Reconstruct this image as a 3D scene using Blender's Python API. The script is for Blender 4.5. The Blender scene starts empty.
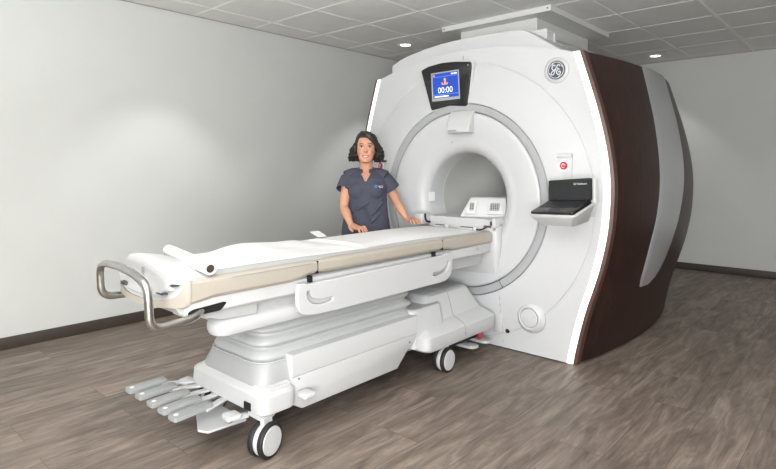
import bpy, bmesh, math, random
from mathutils import Vector, Matrix, Euler
random.seed(7)
SC = bpy.context.scene
COL = SC.collection
R = math.radians
PI = math.pi

# ------------------------------------------------------------------ camera
EYE = 1.312
cd = bpy.data.cameras.new('camera'); cam = bpy.data.objects.new('camera', cd); COL.objects.link(cam)
cam.location = (0, 0, EYE); cam.rotation_euler = (R(90), 0, R(42))
cd.sensor_fit = 'HORIZONTAL'; cd.sensor_width = 36.0; cd.lens = 36.0 * 549.0 / 776.0
cd.shift_y = -(234.5 - 167.0) / 776.0
cd.clip_start = 0.05
SC.camera = cam

# ------------------------------------------------------------------ world, exposure, lights
w = bpy.data.worlds.new('world'); SC.world = w; w.use_nodes = True
w.node_tree.nodes['Background'].inputs[0].default_value = (1, 1, 1, 1)
w.node_tree.nodes['Background'].inputs[1].default_value = 0.25
SC.view_settings.view_transform = 'Standard'
SC.view_settings.look = 'None'
SC.view_settings.gamma = 1.0
SC.view_settings.use_curve_mapping = False
SC.view_settings.exposure = 0.0

XC0 = -2.385
def area(name, loc, target, sx, sy, power, col=(1, 1, 1), spread=180):
    l = bpy.data.lights.new(name, 'AREA'); l.shape = 'RECTANGLE'; l.size = sx; l.size_y = sy
    l.energy = power; l.color = col; l.spread = R(spread)
    o = bpy.data.objects.new(name, l); COL.objects.link(o); o.location = loc
    o.rotation_euler = (Vector(target) - Vector(loc)).to_track_quat('-Z', 'Y').to_euler()
    return o
def spot(name, loc, power, size=84, blend=0.45, rad=0.05, col=(1, .992, .98)):
    l = bpy.data.lights.new(name, 'SPOT'); l.energy = power; l.spot_size = R(size); l.spot_blend = blend
    l.shadow_soft_size = rad; l.color = col
    o = bpy.data.objects.new(name, l); COL.objects.link(o); o.location = loc
    return o
area('key_fill', (0.7, -0.9, 2.45), (-2.5, 2.9, 0.8), 1.5, 1.0, 85)  # added soft key from the camera side, has no fixture
area('ceiling_fill', (-1.5, -0.4, 1.75), (-1.5, -0.3999, 2.7), 2.4, 1.6, 130)  # added unseen up-facing fill that brightens the ceiling
area('low_fill', (0.9, -1.4, 1.05), (-2.6, 3.8, 2.9), 1.6, 1.2, 215)  # added unseen fill, aimed up at ceiling, scanner face and near table side
area('bore_fill', (XC0 + .20, 4.45, 1.27), (XC0 - .30, 4.25, 1.1), .5, .06, .7)  # added area fill that lightens the left wall of the bore
LAMPS = [(-4.02, 4.76, 72), (-2.10, 7.31, 30), (-4.02, 2.2, 54), (-0.18, 7.31, 18), (-4.02, -0.35, 40), (-0.18, 4.76, 34), (-2.1, 2.2, 6)]
for x, y, p in LAMPS:
    spot('downlight_lamp', (x, y, 2.685), p)

# ------------------------------------------------------------------ materials
def lin(c):
    return tuple(((v / 255.) / 12.92 if v / 255. <= .04045 else ((v / 255. + .055) / 1.055) ** 2.4) for v in c)
def mat(name, rgb, rough=.5, metal=0., spec=.5, coat=0., noise=0., nscale=20., bump=0., bscale=60., emit=None, estr=0.):
    m = bpy.data.materials.new(name); m.use_nodes = True
    nt = m.node_tree; b = nt.nodes['Principled BSDF']
    c = lin(rgb)
    b.inputs['Base Color'].default_value = (*c, 1)
    b.inputs['Roughness'].default_value = rough; b.inputs['Metallic'].default_value = metal
    b.inputs['Specular IOR Level'].default_value = spec; b.inputs['Coat Weight'].default_value = coat
    b.inputs['Coat Roughness'].default_value = .15
    tc = nt.nodes.new('ShaderNodeTexCoord')
    if noise:
        n = nt.nodes.new('ShaderNodeTexNoise'); n.inputs['Scale'].default_value = nscale; n.inputs['Detail'].default_value = 4
        r = nt.nodes.new('ShaderNodeValToRGB')
        r.color_ramp.elements[0].position = .3; r.color_ramp.elements[1].position = .7
        r.color_ramp.elements[0].color = (*[v * (1 - noise) for v in c], 1)
        r.color_ramp.elements[1].color = (*[min(1, v * (1 + noise)) for v in c], 1)
        nt.links.new(tc.outputs['Object'], n.inputs['Vector']); nt.links.new(n.outputs['Fac'], r.inputs[0])
        nt.links.new(r.outputs[0], b.inputs['Base Color'])
    if bump:
        n = nt.nodes.new('ShaderNodeTexNoise'); n.inputs['Scale'].default_value = bscale; n.inputs['Detail'].default_value = 3
        bp = nt.nodes.new('ShaderNodeBump'); bp.inputs['Strength'].default_value = bump; bp.inputs['Distance'].default_value = .01
        nt.links.new(tc.outputs['Object'], n.inputs['Vector']); nt.links.new(n.outputs['Fac'], bp.inputs['Height'])
        nt.links.new(bp.outputs[0], b.inputs['Normal'])
    if emit:
        b.inputs['Emission Color'].default_value = (*lin(emit), 1); b.inputs['Emission Strength'].default_value = estr
    return m

M = {}
M['wall'] = mat('painted_wall', (196, 198, 195), .75, noise=.015, nscale=3, bump=.05, bscale=400)
M['ceil'] = mat('ceiling_tile', (232, 232, 229), .9, noise=.03, nscale=60, bump=.15, bscale=300)
M['tee'] = mat('ceiling_tee', (236, 236, 233), .5)
M['dark_tee'] = mat('ceiling_gap', (90, 90, 86), .8)
M['base'] = mat('vinyl_baseboard', (58, 50, 43), .5, noise=.04)
M['white'] = mat('white_plastic', (190, 191, 193), .42, spec=.5, noise=.008, nscale=2)
M['white2'] = mat('white_plastic_satin', (188, 189, 190), .42, noise=.008, nscale=3)
M['ring'] = mat('ring_grey', (160, 161, 164), .35, noise=.01)
M['bore'] = mat('bore_liner', (196, 196, 193), .45, noise=.01)
M['seam'] = mat('seam_dark', (70, 70, 72), .6)
M['seam2'] = mat('seam_grey', (150, 150, 152), .5)
M['pedal'] = mat('pedal_grey', (146, 148, 148), .4, noise=.02)
M['duct'] = mat('duct_paint', (214, 214, 212), .5)
M['pedgrey'] = mat('pedestal_grey', (160, 161, 162), .45, noise=.01)
M['lgrey'] = mat('light_grey_plastic', (172, 174, 174), .4, noise=.02)
M['mgrey'] = mat('mid_grey_plastic', (142, 144, 144), .35, noise=.02)
M['beige'] = mat('beige_rail', (167, 160, 149), .4, noise=.02, nscale=8)
M['black'] = mat('black_gloss', (14, 14, 17), .25, coat=.4)
M['rubber'] = mat('black_rubber', (28, 28, 30), .6)
M['hole'] = mat('dark_recess', (10, 10, 10), .9)
M['steel'] = mat('brushed_steel', (190, 188, 184), .28, metal=1., noise=.05, nscale=40)
M['silver'] = mat('silver_panel', (168, 170, 172), .3, metal=.3, noise=.03, nscale=4)
M['strip'] = mat('light_strip', (255, 255, 255), .4, emit=(255, 255, 255), estr=1.1)
M['lens'] = mat('lamp_lens', (255, 255, 255), .4, emit=(255, 252, 244), estr=5)
M['trimw'] = mat('lamp_trim', (228, 228, 226), .4)
M['red'] = mat('red_plastic', (188, 34, 42), .35)
M['blue'] = mat('screen_blue', (20, 60, 160), .3, emit=(28, 76, 190), estr=.35)
M['bluebar'] = mat('screen_bar', (90, 130, 200), .3, emit=(130, 165, 220), estr=.3)
M['scrw'] = mat('screen_white', (230, 235, 240), .3, emit=(240, 244, 250), estr=.4)
M['orange'] = mat('screen_orange', (235, 160, 60), .3, emit=(240, 165, 80), estr=.35)
M['badge'] = mat('badge_grey', (86, 90, 100), .35, metal=.4)
M['paper'] = mat('white_paper', (220, 220, 220), .8, noise=.01, nscale=5, bump=.15, bscale=8)
M['key'] = mat('key_black', (40, 40, 43), .4)
M['skin'] = mat('skin', (192, 142, 118), .6, spec=.25, noise=.05, nscale=14)
M['lip'] = mat('lips', (176, 88, 84), .4)
M['tooth'] = mat('teeth', (238, 232, 224), .3)
M['eye'] = mat('eye_white', (196, 186, 180), .25)
M['iris'] = mat('iris_brown', (40, 24, 18), .2)
M['hair'] = mat('dark_curly_hair', (26, 20, 19), .5, noise=.35, nscale=60, bump=.6, bscale=70)
M['scrub'] = mat('scrub_cloth', (62, 64, 78), .85, noise=.06, nscale=12, bump=.25, bscale=9)
M['teal'] = mat('logo_teal', (70, 150, 195), .5)
M['shoe'] = mat('shoe_white', (215, 215, 215), .5)
M['gold'] = mat('earring_metal', (190, 160, 110), .3, metal=1)

def wood_mat():
    m = bpy.data.materials.new('dark_wood_veneer'); m.use_nodes = True
    nt = m.node_tree; b = nt.nodes['Principled BSDF']; L = nt.links.new
    tc = nt.nodes.new('ShaderNodeTexCoord'); mp = nt.nodes.new('ShaderNodeMapping')
    mp.inputs['Scale'].default_value = (9, 9, .8)
    n = nt.nodes.new('ShaderNodeTexNoise'); n.inputs['Scale'].default_value = 3.2; n.inputs['Detail'].default_value = 7; n.inputs['Roughness'].default_value = .62
    n.inputs['Distortion'].default_value = .5
    r = nt.nodes.new('ShaderNodeValToRGB'); e = r.color_ramp.elements
    e[0].position = .28; e[0].color = (*lin((24, 14, 12)), 1); e[1].position = .75; e[1].color = (*lin((60, 35, 28)), 1)
    L(tc.outputs['Object'], mp.inputs[0]); L(mp.outputs[0], n.inputs['Vector']); L(n.outputs['Fac'], r.inputs[0]); L(r.outputs[0], b.inputs['Base Color'])
    b.inputs['Roughness'].default_value = .38; b.inputs['Specular IOR Level'].default_value = .35
    return m
M['wood'] = wood_mat()
M['wood_edge'] = mat('wood_edge_veneer', (78, 53, 45), .4, noise=.12, nscale=25)

def floor_mat():
    m = bpy.data.materials.new('wood_plank_floor'); m.use_nodes = True
    nt = m.node_tree; b = nt.nodes['Principled BSDF']; L = nt.links.new; N = nt.nodes.new
    tc = N('ShaderNodeTexCoord'); sx = N('ShaderNodeSeparateXYZ'); cx = N('ShaderNodeCombineXYZ')
    L(tc.outputs['Object'], sx.inputs[0]); L(sx.outputs['Y'], cx.inputs['X']); L(sx.outputs['X'], cx.inputs['Y'])
    br = N('ShaderNodeTexBrick'); br.offset = .37; br.offset_frequency = 2; br.squash = 1
    br.inputs['Scale'].default_value = 1; br.inputs['Brick Width'].default_value = 1.25; br.inputs['Row Height'].default_value = .235
    br.inputs['Mortar Size'].default_value = .0016; br.inputs['Mortar Smooth'].default_value = .4; br.inputs['Bias'].default_value = 0
    br.inputs['Color1'].default_value = (0, 0, 0, 1); br.inputs['Color2'].default_value = (1, 1, 1, 1); br.inputs['Mortar'].default_value = (.5, .5, .5, 1)
    L(cx.outputs[0], br.inputs['Vector'])
    # grain, shifted plank by plank
    sc = N('ShaderNodeVectorMath'); sc.operation = 'SCALE'; sc.inputs['Scale'].default_value = 13.7; L(br.outputs['Color'], sc.inputs[0])
    mp = N('ShaderNodeMapping'); mp.inputs['Scale'].default_value = (2.0, 11, 1); L(cx.outputs[0], mp.inputs[0])
    ad = N('ShaderNodeVectorMath'); ad.operation = 'ADD'; L(mp.outputs[0], ad.inputs[0]); L(sc.outputs[0], ad.inputs[1])
    n1 = N('ShaderNodeTexNoise'); n1.inputs['Scale'].default_value = 1.1; n1.inputs['Detail'].default_value = 8; n1.inputs['Roughness'].default_value = .62; n1.inputs['Distortion'].default_value = 1.1
    L(ad.outputs[0], n1.inputs['Vector'])
    mp2 = N('ShaderNodeMapping'); mp2.inputs['Scale'].default_value = (6, 90, 1); L(cx.outputs[0], mp2.inputs[0])
    n2 = N('ShaderNodeTexNoise'); n2.inputs['Scale'].default_value = 1; n2.inputs['Detail'].default_value = 4; L(mp2.outputs[0], n2.inputs['Vector'])
    r = N('ShaderNodeValToRGB'); e = r.color_ramp.elements
    e[0].position = .28; e[0].color = (*lin((84, 74, 66)), 1); e[1].position = .74; e[1].color = (*lin((148, 135, 124)), 1)
    el = r.color_ramp.elements.new(.5); el.color = (*lin((116, 104, 95)), 1)
    L(n1.outputs['Fac'], r.inputs[0])
    m1 = N('ShaderNodeMix'); m1.data_type = 'RGBA'; m1.blend_type = 'OVERLAY'; m1.inputs[0].default_value = .42
    L(r.outputs[0], m1.inputs[6]); L(n2.outputs['Fac'], m1.inputs[7])
    # plank tone
    mr = N('ShaderNodeMapRange'); mr.inputs['To Min'].default_value = .86; mr.inputs['To Max'].default_value = 1.12; L(br.outputs['Color'], mr.inputs['Value'])
    m2 = N('ShaderNodeVectorMath'); m2.operation = 'SCALE'; L(m1.outputs[2], m2.inputs[0]); L(mr.outputs[0], m2.inputs['Scale'])
    m3 = N('ShaderNodeMix'); m3.data_type = 'RGBA'; L(br.outputs['Fac'], m3.inputs[0]); L(m2.outputs[0], m3.inputs[6]); m3.inputs[7].default_value = (*lin((86, 74, 66)), 1)
    L(m3.outputs[2], b.inputs['Base Color'])
    b.inputs['Roughness'].default_value = .5; b.inputs['Specular IOR Level'].default_value = .35
    bp = N('ShaderNodeBump'); bp.inputs['Strength'].default_value = .08; bp.inputs['Distance'].default_value = .01
    L(n2.outputs['Fac'], bp.inputs['Height']); L(bp.outputs[0], b.inputs['Normal'])
    return m
M['floor'] = floor_mat()

# ------------------------------------------------------------------ helpers
def obj(name, bm, m, parent=None, smooth=True, ang=35, recalc=True, bevel=0, seg=2):
    if recalc: bmesh.ops.recalc_face_normals(bm, faces=bm.faces)
    me = bpy.data.meshes.new(name); bm.to_mesh(me); bm.free()
    if smooth:
        me.shade_smooth(); me.set_sharp_from_angle(angle=R(ang))
    o = bpy.data.objects.new(name, me); COL.objects.link(o)
    for mm in (m if isinstance(m, (list, tuple)) else [m]): me.materials.append(M[mm])
    if parent: o.parent = parent
    if bevel:
        b = o.modifiers.new('bevel', 'BEVEL'); b.width = bevel; b.segments = seg; b.limit_method = 'ANGLE'; b.angle_limit = R(30)
    return o
def thing(name, label, cat, loc=(0, 0, 0), rz=0, group=None):
    o = bpy.data.objects.new(name, None); COL.objects.link(o); o.location = loc; o.rotation_euler = (0, 0, rz)
    o.empty_display_size = .1
    return tag(o, label, cat, group)
def tag(o, label, cat=None, group=None):
    o['label'] = label
    if cat: o['category'] = cat
    if group: o['group'] = group
    return o
def struct(o):
    o['kind'] = 'structure'; return o
def box(bm, x0, x1, y0, y1, z0, z1, bev=0, seg=2, mtx=None):
    r = bmesh.ops.create_cube(bm, size=1)
    vs = r['verts']
    for v in vs:
        v.co = Vector(((x0 + x1) / 2 + v.co.x * (x1 - x0), (y0 + y1) / 2 + v.co.y * (y1 - y0), (z0 + z1) / 2 + v.co.z * (z1 - z0)))
    if bev:
        es = list({e for v in vs for e in v.link_edges})
        n = bmesh.ops.bevel(bm, geom=es, offset=bev, segments=seg, affect='EDGES', profile=.5)
        vs = list({v for f in n['faces'] for v in f.verts} | {v for v in vs if v.is_valid})
    if mtx:
        for v in vs: v.co = mtx @ v.co
    return bm
def B(*a, **k):
    bm = bmesh.new(); box(bm, *a, **k); return bm
def loft(bm, rings, cap0=True, cap1=True, closed=True):
    L = [[bm.verts.new(p) for p in r] for r in rings]
    n = len(L[0])
    for a, b in zip(L, L[1:]):
        for i in range(n if closed else n - 1):
            j = (i + 1) % n
            bm.faces.new((a[i], a[j], b[j], b[i]))
    if cap0 and closed: bm.faces.new(L[0][::-1])
    if cap1 and closed: bm.faces.new(L[-1])
    return bm
def tube(bm, pts, rad, n=12, cap=True):
    pts = [Vector(p) for p in pts]; rings = []
    rads = rad if isinstance(rad, (list, tuple)) else [rad] * len(pts)
    up = None
    for i, p in enumerate(pts):
        t = (pts[min(i + 1, len(pts) - 1)] - pts[max(i - 1, 0)]).normalized()
        if up is None:
            up = Vector((0, 0, 1)) if abs(t.z) < .9 else Vector((1, 0, 0))
        a = t.cross(up).normalized(); b = a.cross(t).normalized(); up = b
        rings.append([p + (a * math.cos(2 * PI * k / n) + b * math.sin(2 * PI * k / n)) * rads[i] for k in range(n)])
    return loft(bm, rings, cap, cap)
def smooth_path(pts, r=.04, n=6):
    # rounds the corners of a polyline
    pts = [Vector(p) for p in pts]; out = [pts[0]]
    for a, b, c in zip(pts, pts[1:], pts[2:]):
        d1 = (a - b); d2 = (c - b); rr = min(r, d1.length * .49, d2.length * .49)
        p, q = b + d1.normalized() * rr, b + d2.normalized() * rr
        for k in range(n + 1):
            t = k / n; out.append(p * (1 - t) ** 2 + b * 2 * t * (1 - t) + q * t * t)
    out.append(pts[-1]); return out
def spline(pts, n=8):
    pts = [Vector(p) for p in pts]; P = [pts[0] * 2 - pts[1]] + pts + [pts[-1] * 2 - pts[-2]]; out = []
    for i in range(1, len(P) - 2):
        a, b, c, d = P[i - 1:i + 3]
        for k in range(n):
            t = k / n
            out.append(.5 * ((2 * b) + (c - a) * t + (2 * a - 5 * b + 4 * c - d) * t * t + (3 * b - a - 3 * c + d) * t ** 3))
    out.append(pts[-1]); return out
def disc(bm, c, axis, r, depth, n=32, r2=None):
    c = Vector(c); axis = Vector(axis).normalized()
    q = axis.to_track_quat('Z', 'Y')
    def ring(rr, h): return [c + q @ Vector((rr * math.cos(2 * PI * k / n), rr * math.sin(2 * PI * k / n), h)) for k in range(n)]
    return loft(bm, [ring(r, 0), ring(r if r2 is None else r2, depth)])
def lathe(bm, prof, c=(0, 0, 0), q=None, n=32, cap0=True, cap1=True):
    c = Vector(c); rings = []
    for r, h in prof:
        rings.append([c + (q @ Vector((r * math.cos(2 * PI * k / n), r * math.sin(2 * PI * k / n), h)) if q else Vector((r * math.cos(2 * PI * k / n), r * math.sin(2 * PI * k / n), h))) for k in range(n)])
    return loft(bm, rings, cap0, cap1)
def rpoly(pts, r=.02, n=4):
    # polygon with rounded corners (2D)
    out = []; m = len(pts)
    for i in range(m):
        a, b, c = Vector(pts[i - 1]), Vector(pts[i]), Vector(pts[(i + 1) % m])
        d1, d2 = a - b, c - b; rr = min(r, d1.length * .45, d2.length * .45)
        p, q = b + d1.normalized() * rr, b + d2.normalized() * rr
        for k in range(n + 1):
            t = k / n; v = p * (1 - t) ** 2 + b * 2 * t * (1 - t) + q * t * t; out.append((v.x, v.y))
    return out
def prism(bm, poly, fn, d0, d1, bev=0.):
    # poly in (u,v); fn(u,v,d)->xyz ; optional soft edge at d1
    rings = [[fn(u, v, d0) for u, v in poly]]
    if bev:
        cu = sum(p[0] for p in poly) / len(poly); cv = sum(p[1] for p in poly) / len(poly)
        def shr(s):
            o = []; m = len(poly)
            for i in range(m):
                a, b, c = Vector(poly[i - 1]), Vector(poly[i]), Vector(poly[(i + 1) % m])
                e1 = (b - a); e2 = (c - b)
                n1 = Vector((e1.y, -e1.x)); n2 = Vector((e2.y, -e2.x))
                nn = (n1.normalized() if n1.length > 1e-9 else Vector((0, 0))) + (n2.normalized() if n2.length > 1e-9 else Vector((0, 0)))
                nn = nn.normalized() if nn.length > 1e-9 else Vector((0, 0))
                ar = sum(poly[k - 1][0] * poly[k][1] - poly[k][0] * poly[k - 1][1] for k in range(m))
                sg = -1 if ar > 0 else 1
                o.append((b.x + nn.x * s * sg, b.y + nn.y * s * sg))
            return o
        sd = 1 if d1 > d0 else -1
        rings.append([fn(u, v, d1 - sd * bev) for u, v in poly])
        rings.append([fn(u, v, d1 - sd * bev * .3) for u, v in shr(bev * .3)])
        rings.append([fn(u, v, d1) for u, v in shr(bev)])
    else: rings.append([fn(u, v, d1) for u, v in poly])
    return loft(bm, rings)
def holed(name, outer, holes, depth, m, parent, mtx, bevel=.004):
    cu = bpy.data.curves.new(name, 'CURVE'); cu.dimensions = '2D'; cu.fill_mode = 'BOTH'
    cu.extrude = depth / 2 - bevel; cu.bevel_depth = bevel; cu.bevel_resolution = 2
    for lp in [outer] + holes:
        s = cu.splines.new('POLY'); s.points.add(len(lp) - 1); s.use_cyclic_u = True
        for p, q in zip(s.points, lp): p.co = (q[0], q[1], 0, 1)
    return conv(cu, name, m, parent, mtx)
def conv(cu, name, m, parent, mtx):
    t = bpy.data.objects.new('tmp', cu); COL.objects.link(t)
    dg = bpy.context.evaluated_depsgraph_get(); dg.update()
    me = bpy.data.meshes.new_from_object(t.evaluated_get(dg)); me.name = name
    bpy.data.objects.remove(t); bpy.data.curves.remove(cu)
    me.transform(mtx); me.materials.clear(); me.materials.append(M[m])
    me.shade_smooth(); me.set_sharp_from_angle(angle=R(40))
    o = bpy.data.objects.new(name, me); COL.objects.link(o)
    if parent: o.parent = parent
    return o
def text(s, name, m, parent, mtx, size, depth=.001, shear=0, align='CENTER'):
    cu = bpy.data.curves.new(name, 'FONT'); cu.body = s; cu.size = size; cu.extrude = depth; cu.shear = shear
    cu.align_x = align; cu.align_y = 'CENTER'
    return conv(cu, name, m, parent, mtx)
def frame(o, ux, uz):
    # matrix with local x=ux, local y=uz, local z=normal
    ux = Vector(ux).normalized(); uz = Vector(uz).normalized(); n = ux.cross(uz).normalized()
    m = Matrix.Identity(4)
    for i in range(3): m[i][0] = ux[i]; m[i][1] = uz[i]; m[i][2] = n[i]; m[i][3] = o[i]
    return m
def interp(tab, v):
    # smooth (catmull-rom) table lookup
    if v <= tab[0][0]: return tab[0][1]
    if v >= tab[-1][0]: return tab[-1][1]
    for i in range(len(tab) - 1):
        if tab[i][0] <= v <= tab[i + 1][0]:
            x0, y0 = tab[i]; x1, y1 = tab[i + 1]; t = (v - x0) / (x1 - x0)
            m0 = (y1 - tab[i - 1][1]) / (x1 - tab[i - 1][0]) if i > 0 else (y1 - y0) / (x1 - x0)
            m1 = (tab[i + 2][1] - y0) / (tab[i + 2][0] - x0) if i + 2 < len(tab) else (y1 - y0) / (x1 - x0)
            h = x1 - x0
            return (2 * t ** 3 - 3 * t * t + 1) * y0 + (t ** 3 - 2 * t * t + t) * h * m0 + (-2 * t ** 3 + 3 * t * t) * y1 + (t ** 3 - t * t) * h * m1
def remesh(o, vox, smooth=4, fac=.5):
    m = o.modifiers.new('rm', 'REMESH'); m.mode = 'VOXEL'; m.voxel_size = vox; m.use_smooth_shade = True
    if smooth:
        s = o.modifiers.new('sm', 'SMOOTH'); s.iterations = smooth; s.factor = fac
    dg = bpy.context.evaluated_depsgraph_get(); dg.update()
    me = bpy.data.meshes.new_from_object(o.evaluated_get(dg)); me.name = o.name
    o.modifiers.clear(); old = o.data; o.data = me; bpy.data.meshes.remove(old)
    if not me.materials: pass
    me.shade_smooth()
    return o

# ================================================================== THE ROOM
XL, XR, YF, YB, CH = -4.687, 2.3, -2.2, 7.79, 2.70
struct(obj('floor', B(XL - .1, XR + .1, YF - .1, YB + .1, -.1, 0), 'floor', smooth=False))
struct(obj('wall_left', B(XL - .1, XL, YF - .1, YB + .1, 0, CH + .1), 'wall', smooth=False))
struct(obj('wall_back', B(XL, XR, YB, YB + .1, 0, CH + .1), 'wall', smooth=False))
struct(obj('wall_right', B(XR, XR + .1, YF - .1, YB + .1, 0, CH + .1), 'wall', smooth=False))
struct(obj('wall_front', B(XL, XR, YF - .1, YF, 0, CH + .1), 'wall', smooth=False))
def baseboard(name, x0, x1, y0, y1):
    struct(obj(name, B(x0, x1, y0, y1, 0, .088, bev=.003), 'base'))
baseboard('baseboard_left', XL, XL + .012, YF, YB - .012)
baseboard('baseboard_back', XL + .012, XR, YB - .012, YB)
# lay-in ceiling: slab, regular tiles and the exposed tees
GX = [-4.345 + .642 * k for k in range(0, 11)]; GY = [5.08 + .637 * k for k in range(-12, 5)]
gx = [XL] + [g for g in GX if XL < g < XR] + [XR]; gy = [YF] + [g for g in GY if YF < g < YB - .05] + [YB]
bm = bmesh.new(); box(bm, XL, XR, YF, YB, CH + .02, CH + .1)
for a, b in zip(gx, gx[1:]):
    for c, d in zip(gy, gy[1:]):
        g = .008
        box(bm, a + g, b - g, c + g, d - g, CH - .003, CH + .02, bev=.004, seg=1)
struct(obj('ceiling', bm, 'ceil', ang=20))
bm = bmesh.new()
for g in gy[1:-1]: box(bm, XL, XR, g - .011, g + .011, CH + .0015, CH + .019)
struct(obj('trim_1', bm, 'tee', smooth=False))
bm = bmesh.new()
for g in gx[1:-1]: box(bm, g - .011, g + .011, YF, YB, CH + .001, CH + .0188)
struct(obj('trim_2', bm, 'tee', smooth=False))
bm = bmesh.new()
box(bm, -1.15, -1.125, YF, YB, CH - .012, CH + .001)
struct(obj('trim_3', bm, 'tee', smooth=False))
bm = bmesh.new()
box(bm, XL, XL + .014, YF, YB, CH - .008, CH - .003); box(bm, XL, XR, YB - .014, YB, CH - .008, CH - .003)
struct(obj('trim_4', bm, 'mgrey', smooth=False))

# recessed downlights
def downlight(x, y, label):
    t = thing('recessed_downlight', label, 'ceiling light', (x, y, CH))
    bm = bmesh.new(); lathe(bm, [(.060, -.004), (.064, -.009), (.080, -.010), (.088, -.006), (.089, .0)], n=40, cap0=False, cap1=False)
    lathe(bm, [(.060, -.004), (.056, -.0025)], n=40, cap0=False, cap1=False)
    obj('trim_ring', bm, 'trimw', t)
    bm = bmesh.new(); disc(bm, (0, 0, -.0055), (0, 0, 1), .059, .002, 40)
    obj('lens', bm, 'lens', t)
downlight(-4.02, 4.76, 'round white recessed downlight in the ceiling left of the scanner, near the left wall')
downlight(-2.10, 7.31, 'round white recessed downlight in the ceiling above and behind the scanner, at the back wall')

# ================================================================== MRI SCANNER
XC, ZC = -2.385, 1.07
HW = [(0, .818), (.1, .836), (.35, .898), (.62, .985), (.86, 1.040), (1.05, 1.060), (1.22, 1.063), (1.42, 1.041), (1.66, .989), (1.88, .925), (2.08, .863)]
def hw(z): return interp(HW, z)
def ztop(x): return 2.208 - .177 * x * x
def yface(x, z):
    r = math.hypot(x, z - ZC); t = max(0, min(1, (r - .72) / .42)); t = t * t * (3 - 2 * t)
    y = 3.46 + .055 * t
    if 1.014 < r < 1.026: y += .006
    return y
scanner = thing('mri_scanner', 'large white MRI scanner with a round bore and dark wood curved sides', 'MRI scanner', (XC, 3.5, 0))
inv = Matrix.Translation((-XC, -3.5, 0))
def S(bm): bm.transform(inv); return bm     # world coordinates -> scanner's own
def sobj(name, bm, m, parent=None, **k): return obj(name, S(bm) if parent is None or parent.parent is None or True else bm, m, parent or scanner, **k)

# -- front cover
outline = []
Zb = .008
zt = 2.075
N = 26
outline += [(hw(Zb + (zt - Zb) * k / N), Zb + (zt - Zb) * k / N) for k in range(N + 1)]
xt = hw(zt)
outline += [(xt * (1 - 2 * k / N), ztop(xt * (1 - 2 * k / N))) for k in range(1, N)]
outline += [(-hw(Zb + (zt - Zb) * k / N), Zb + (zt - Zb) * k / N) for k in range(N, -1, -1)]
outline += [(-hw(Zb) + 2 * hw(Zb) * k / N, Zb) for k in range(1, N)]
RS = [.728, .76, .80, .86, .92, .98, 1.011, 1.014, 1.016, 1.020, 1.023, 1.026, 1.030]
bm = bmesh.new(); rings = []
for rr in RS:
    rings.append([])
    for x, z in outline:
        a = math.atan2(z - ZC, x); px, pz = rr * math.cos(a), ZC + rr * math.sin(a)
        rings[-1].append((XC + px, yface(px, pz), pz))
for t in (.33, .66, 1.0):
    rings.append([])
    for x, z in outline:
        a = math.atan2(z - ZC, x); px, pz = 1.03 * math.cos(a), ZC + 1.03 * math.sin(a)
        qx, qz = px + (x - px) * t, pz + (z - pz) * t
        rings[-1].append((XC + qx, yface(qx, qz), qz))
rings.append([(XC + x * .997, yface(x, z) + .008, z + (ZC - z) * .003) for x, z in outline])
rings.append([(XC + x * .997, 3.60, z + (ZC - z) * .003) for x, z in outline])
# inner return lip
rings.insert(0, [(XC + .724 * math.cos(math.atan2(z - ZC, x)), 3.468, ZC + .724 * math.sin(math.atan2(z - ZC, x))) for x, z in outline])
rings.insert(0, [(XC + .724 * math.cos(math.atan2(z - ZC, x)), 3.50, ZC + .724 * math.sin(math.atan2(z - ZC, x))) for x, z in outline])
loft(bm, rings, False, False)
sobj('front_cover', bm, 'white', ang=50)

def qY():  # local +z -> world +Y (into the scanner)
    return Vector((0, 1, 0)).to_track_quat('Z', 'X')
NSEG = 96
bm = bmesh.new()
lathe(bm, [(.724, .035), (.722, .006), (.716, -.002), (.674, -.006), (.668, -.003), (.664, .004), (.6635, .03)], (XC, 3.462, ZC), qY(), NSEG, False, False)
sobj('trim_ring', bm, 'ring')
bm = bmesh.new()
prof = [(.660, .03), (.659, .004), (.654, -.004), (.64, -.007)]
for k in range(1, 9):
    t = k / 8; prof.append((.64 - .17 * t, -.007 + .022 * t ** 1.8))
for k in range(1, 15):
    t = k / 14; a = t * PI / 2
    prof.append((.47 - .116 * math.sin(a), .015 + .095 * (1 - math.cos(a))))
prof += [(.351, .16), (.352, .262)]
lathe(bm, prof, (XC, 3.462, ZC), qY(), NSEG, False, False)
sobj('bore_funnel', bm, 'white', ang=60)
bm = bmesh.new()
lathe(bm, [(.353, 3.724), (.352, 3.727), (.351, 3.734), (.353, 3.74), (.353, 4.3), (.353, 5.2), (.37, 5.3)], (XC, 0, ZC), qY(), NSEG, False, False)
sobj('bore_liner', bm, 'bore', ang=30)
bm = bmesh.new(); lathe(bm, [(.3575, 3.7225), (.3525, 3.7285)], (XC, 0, ZC), qY(), NSEG, False, False)
sobj('bore_seam', bm, 'seam2')

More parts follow.
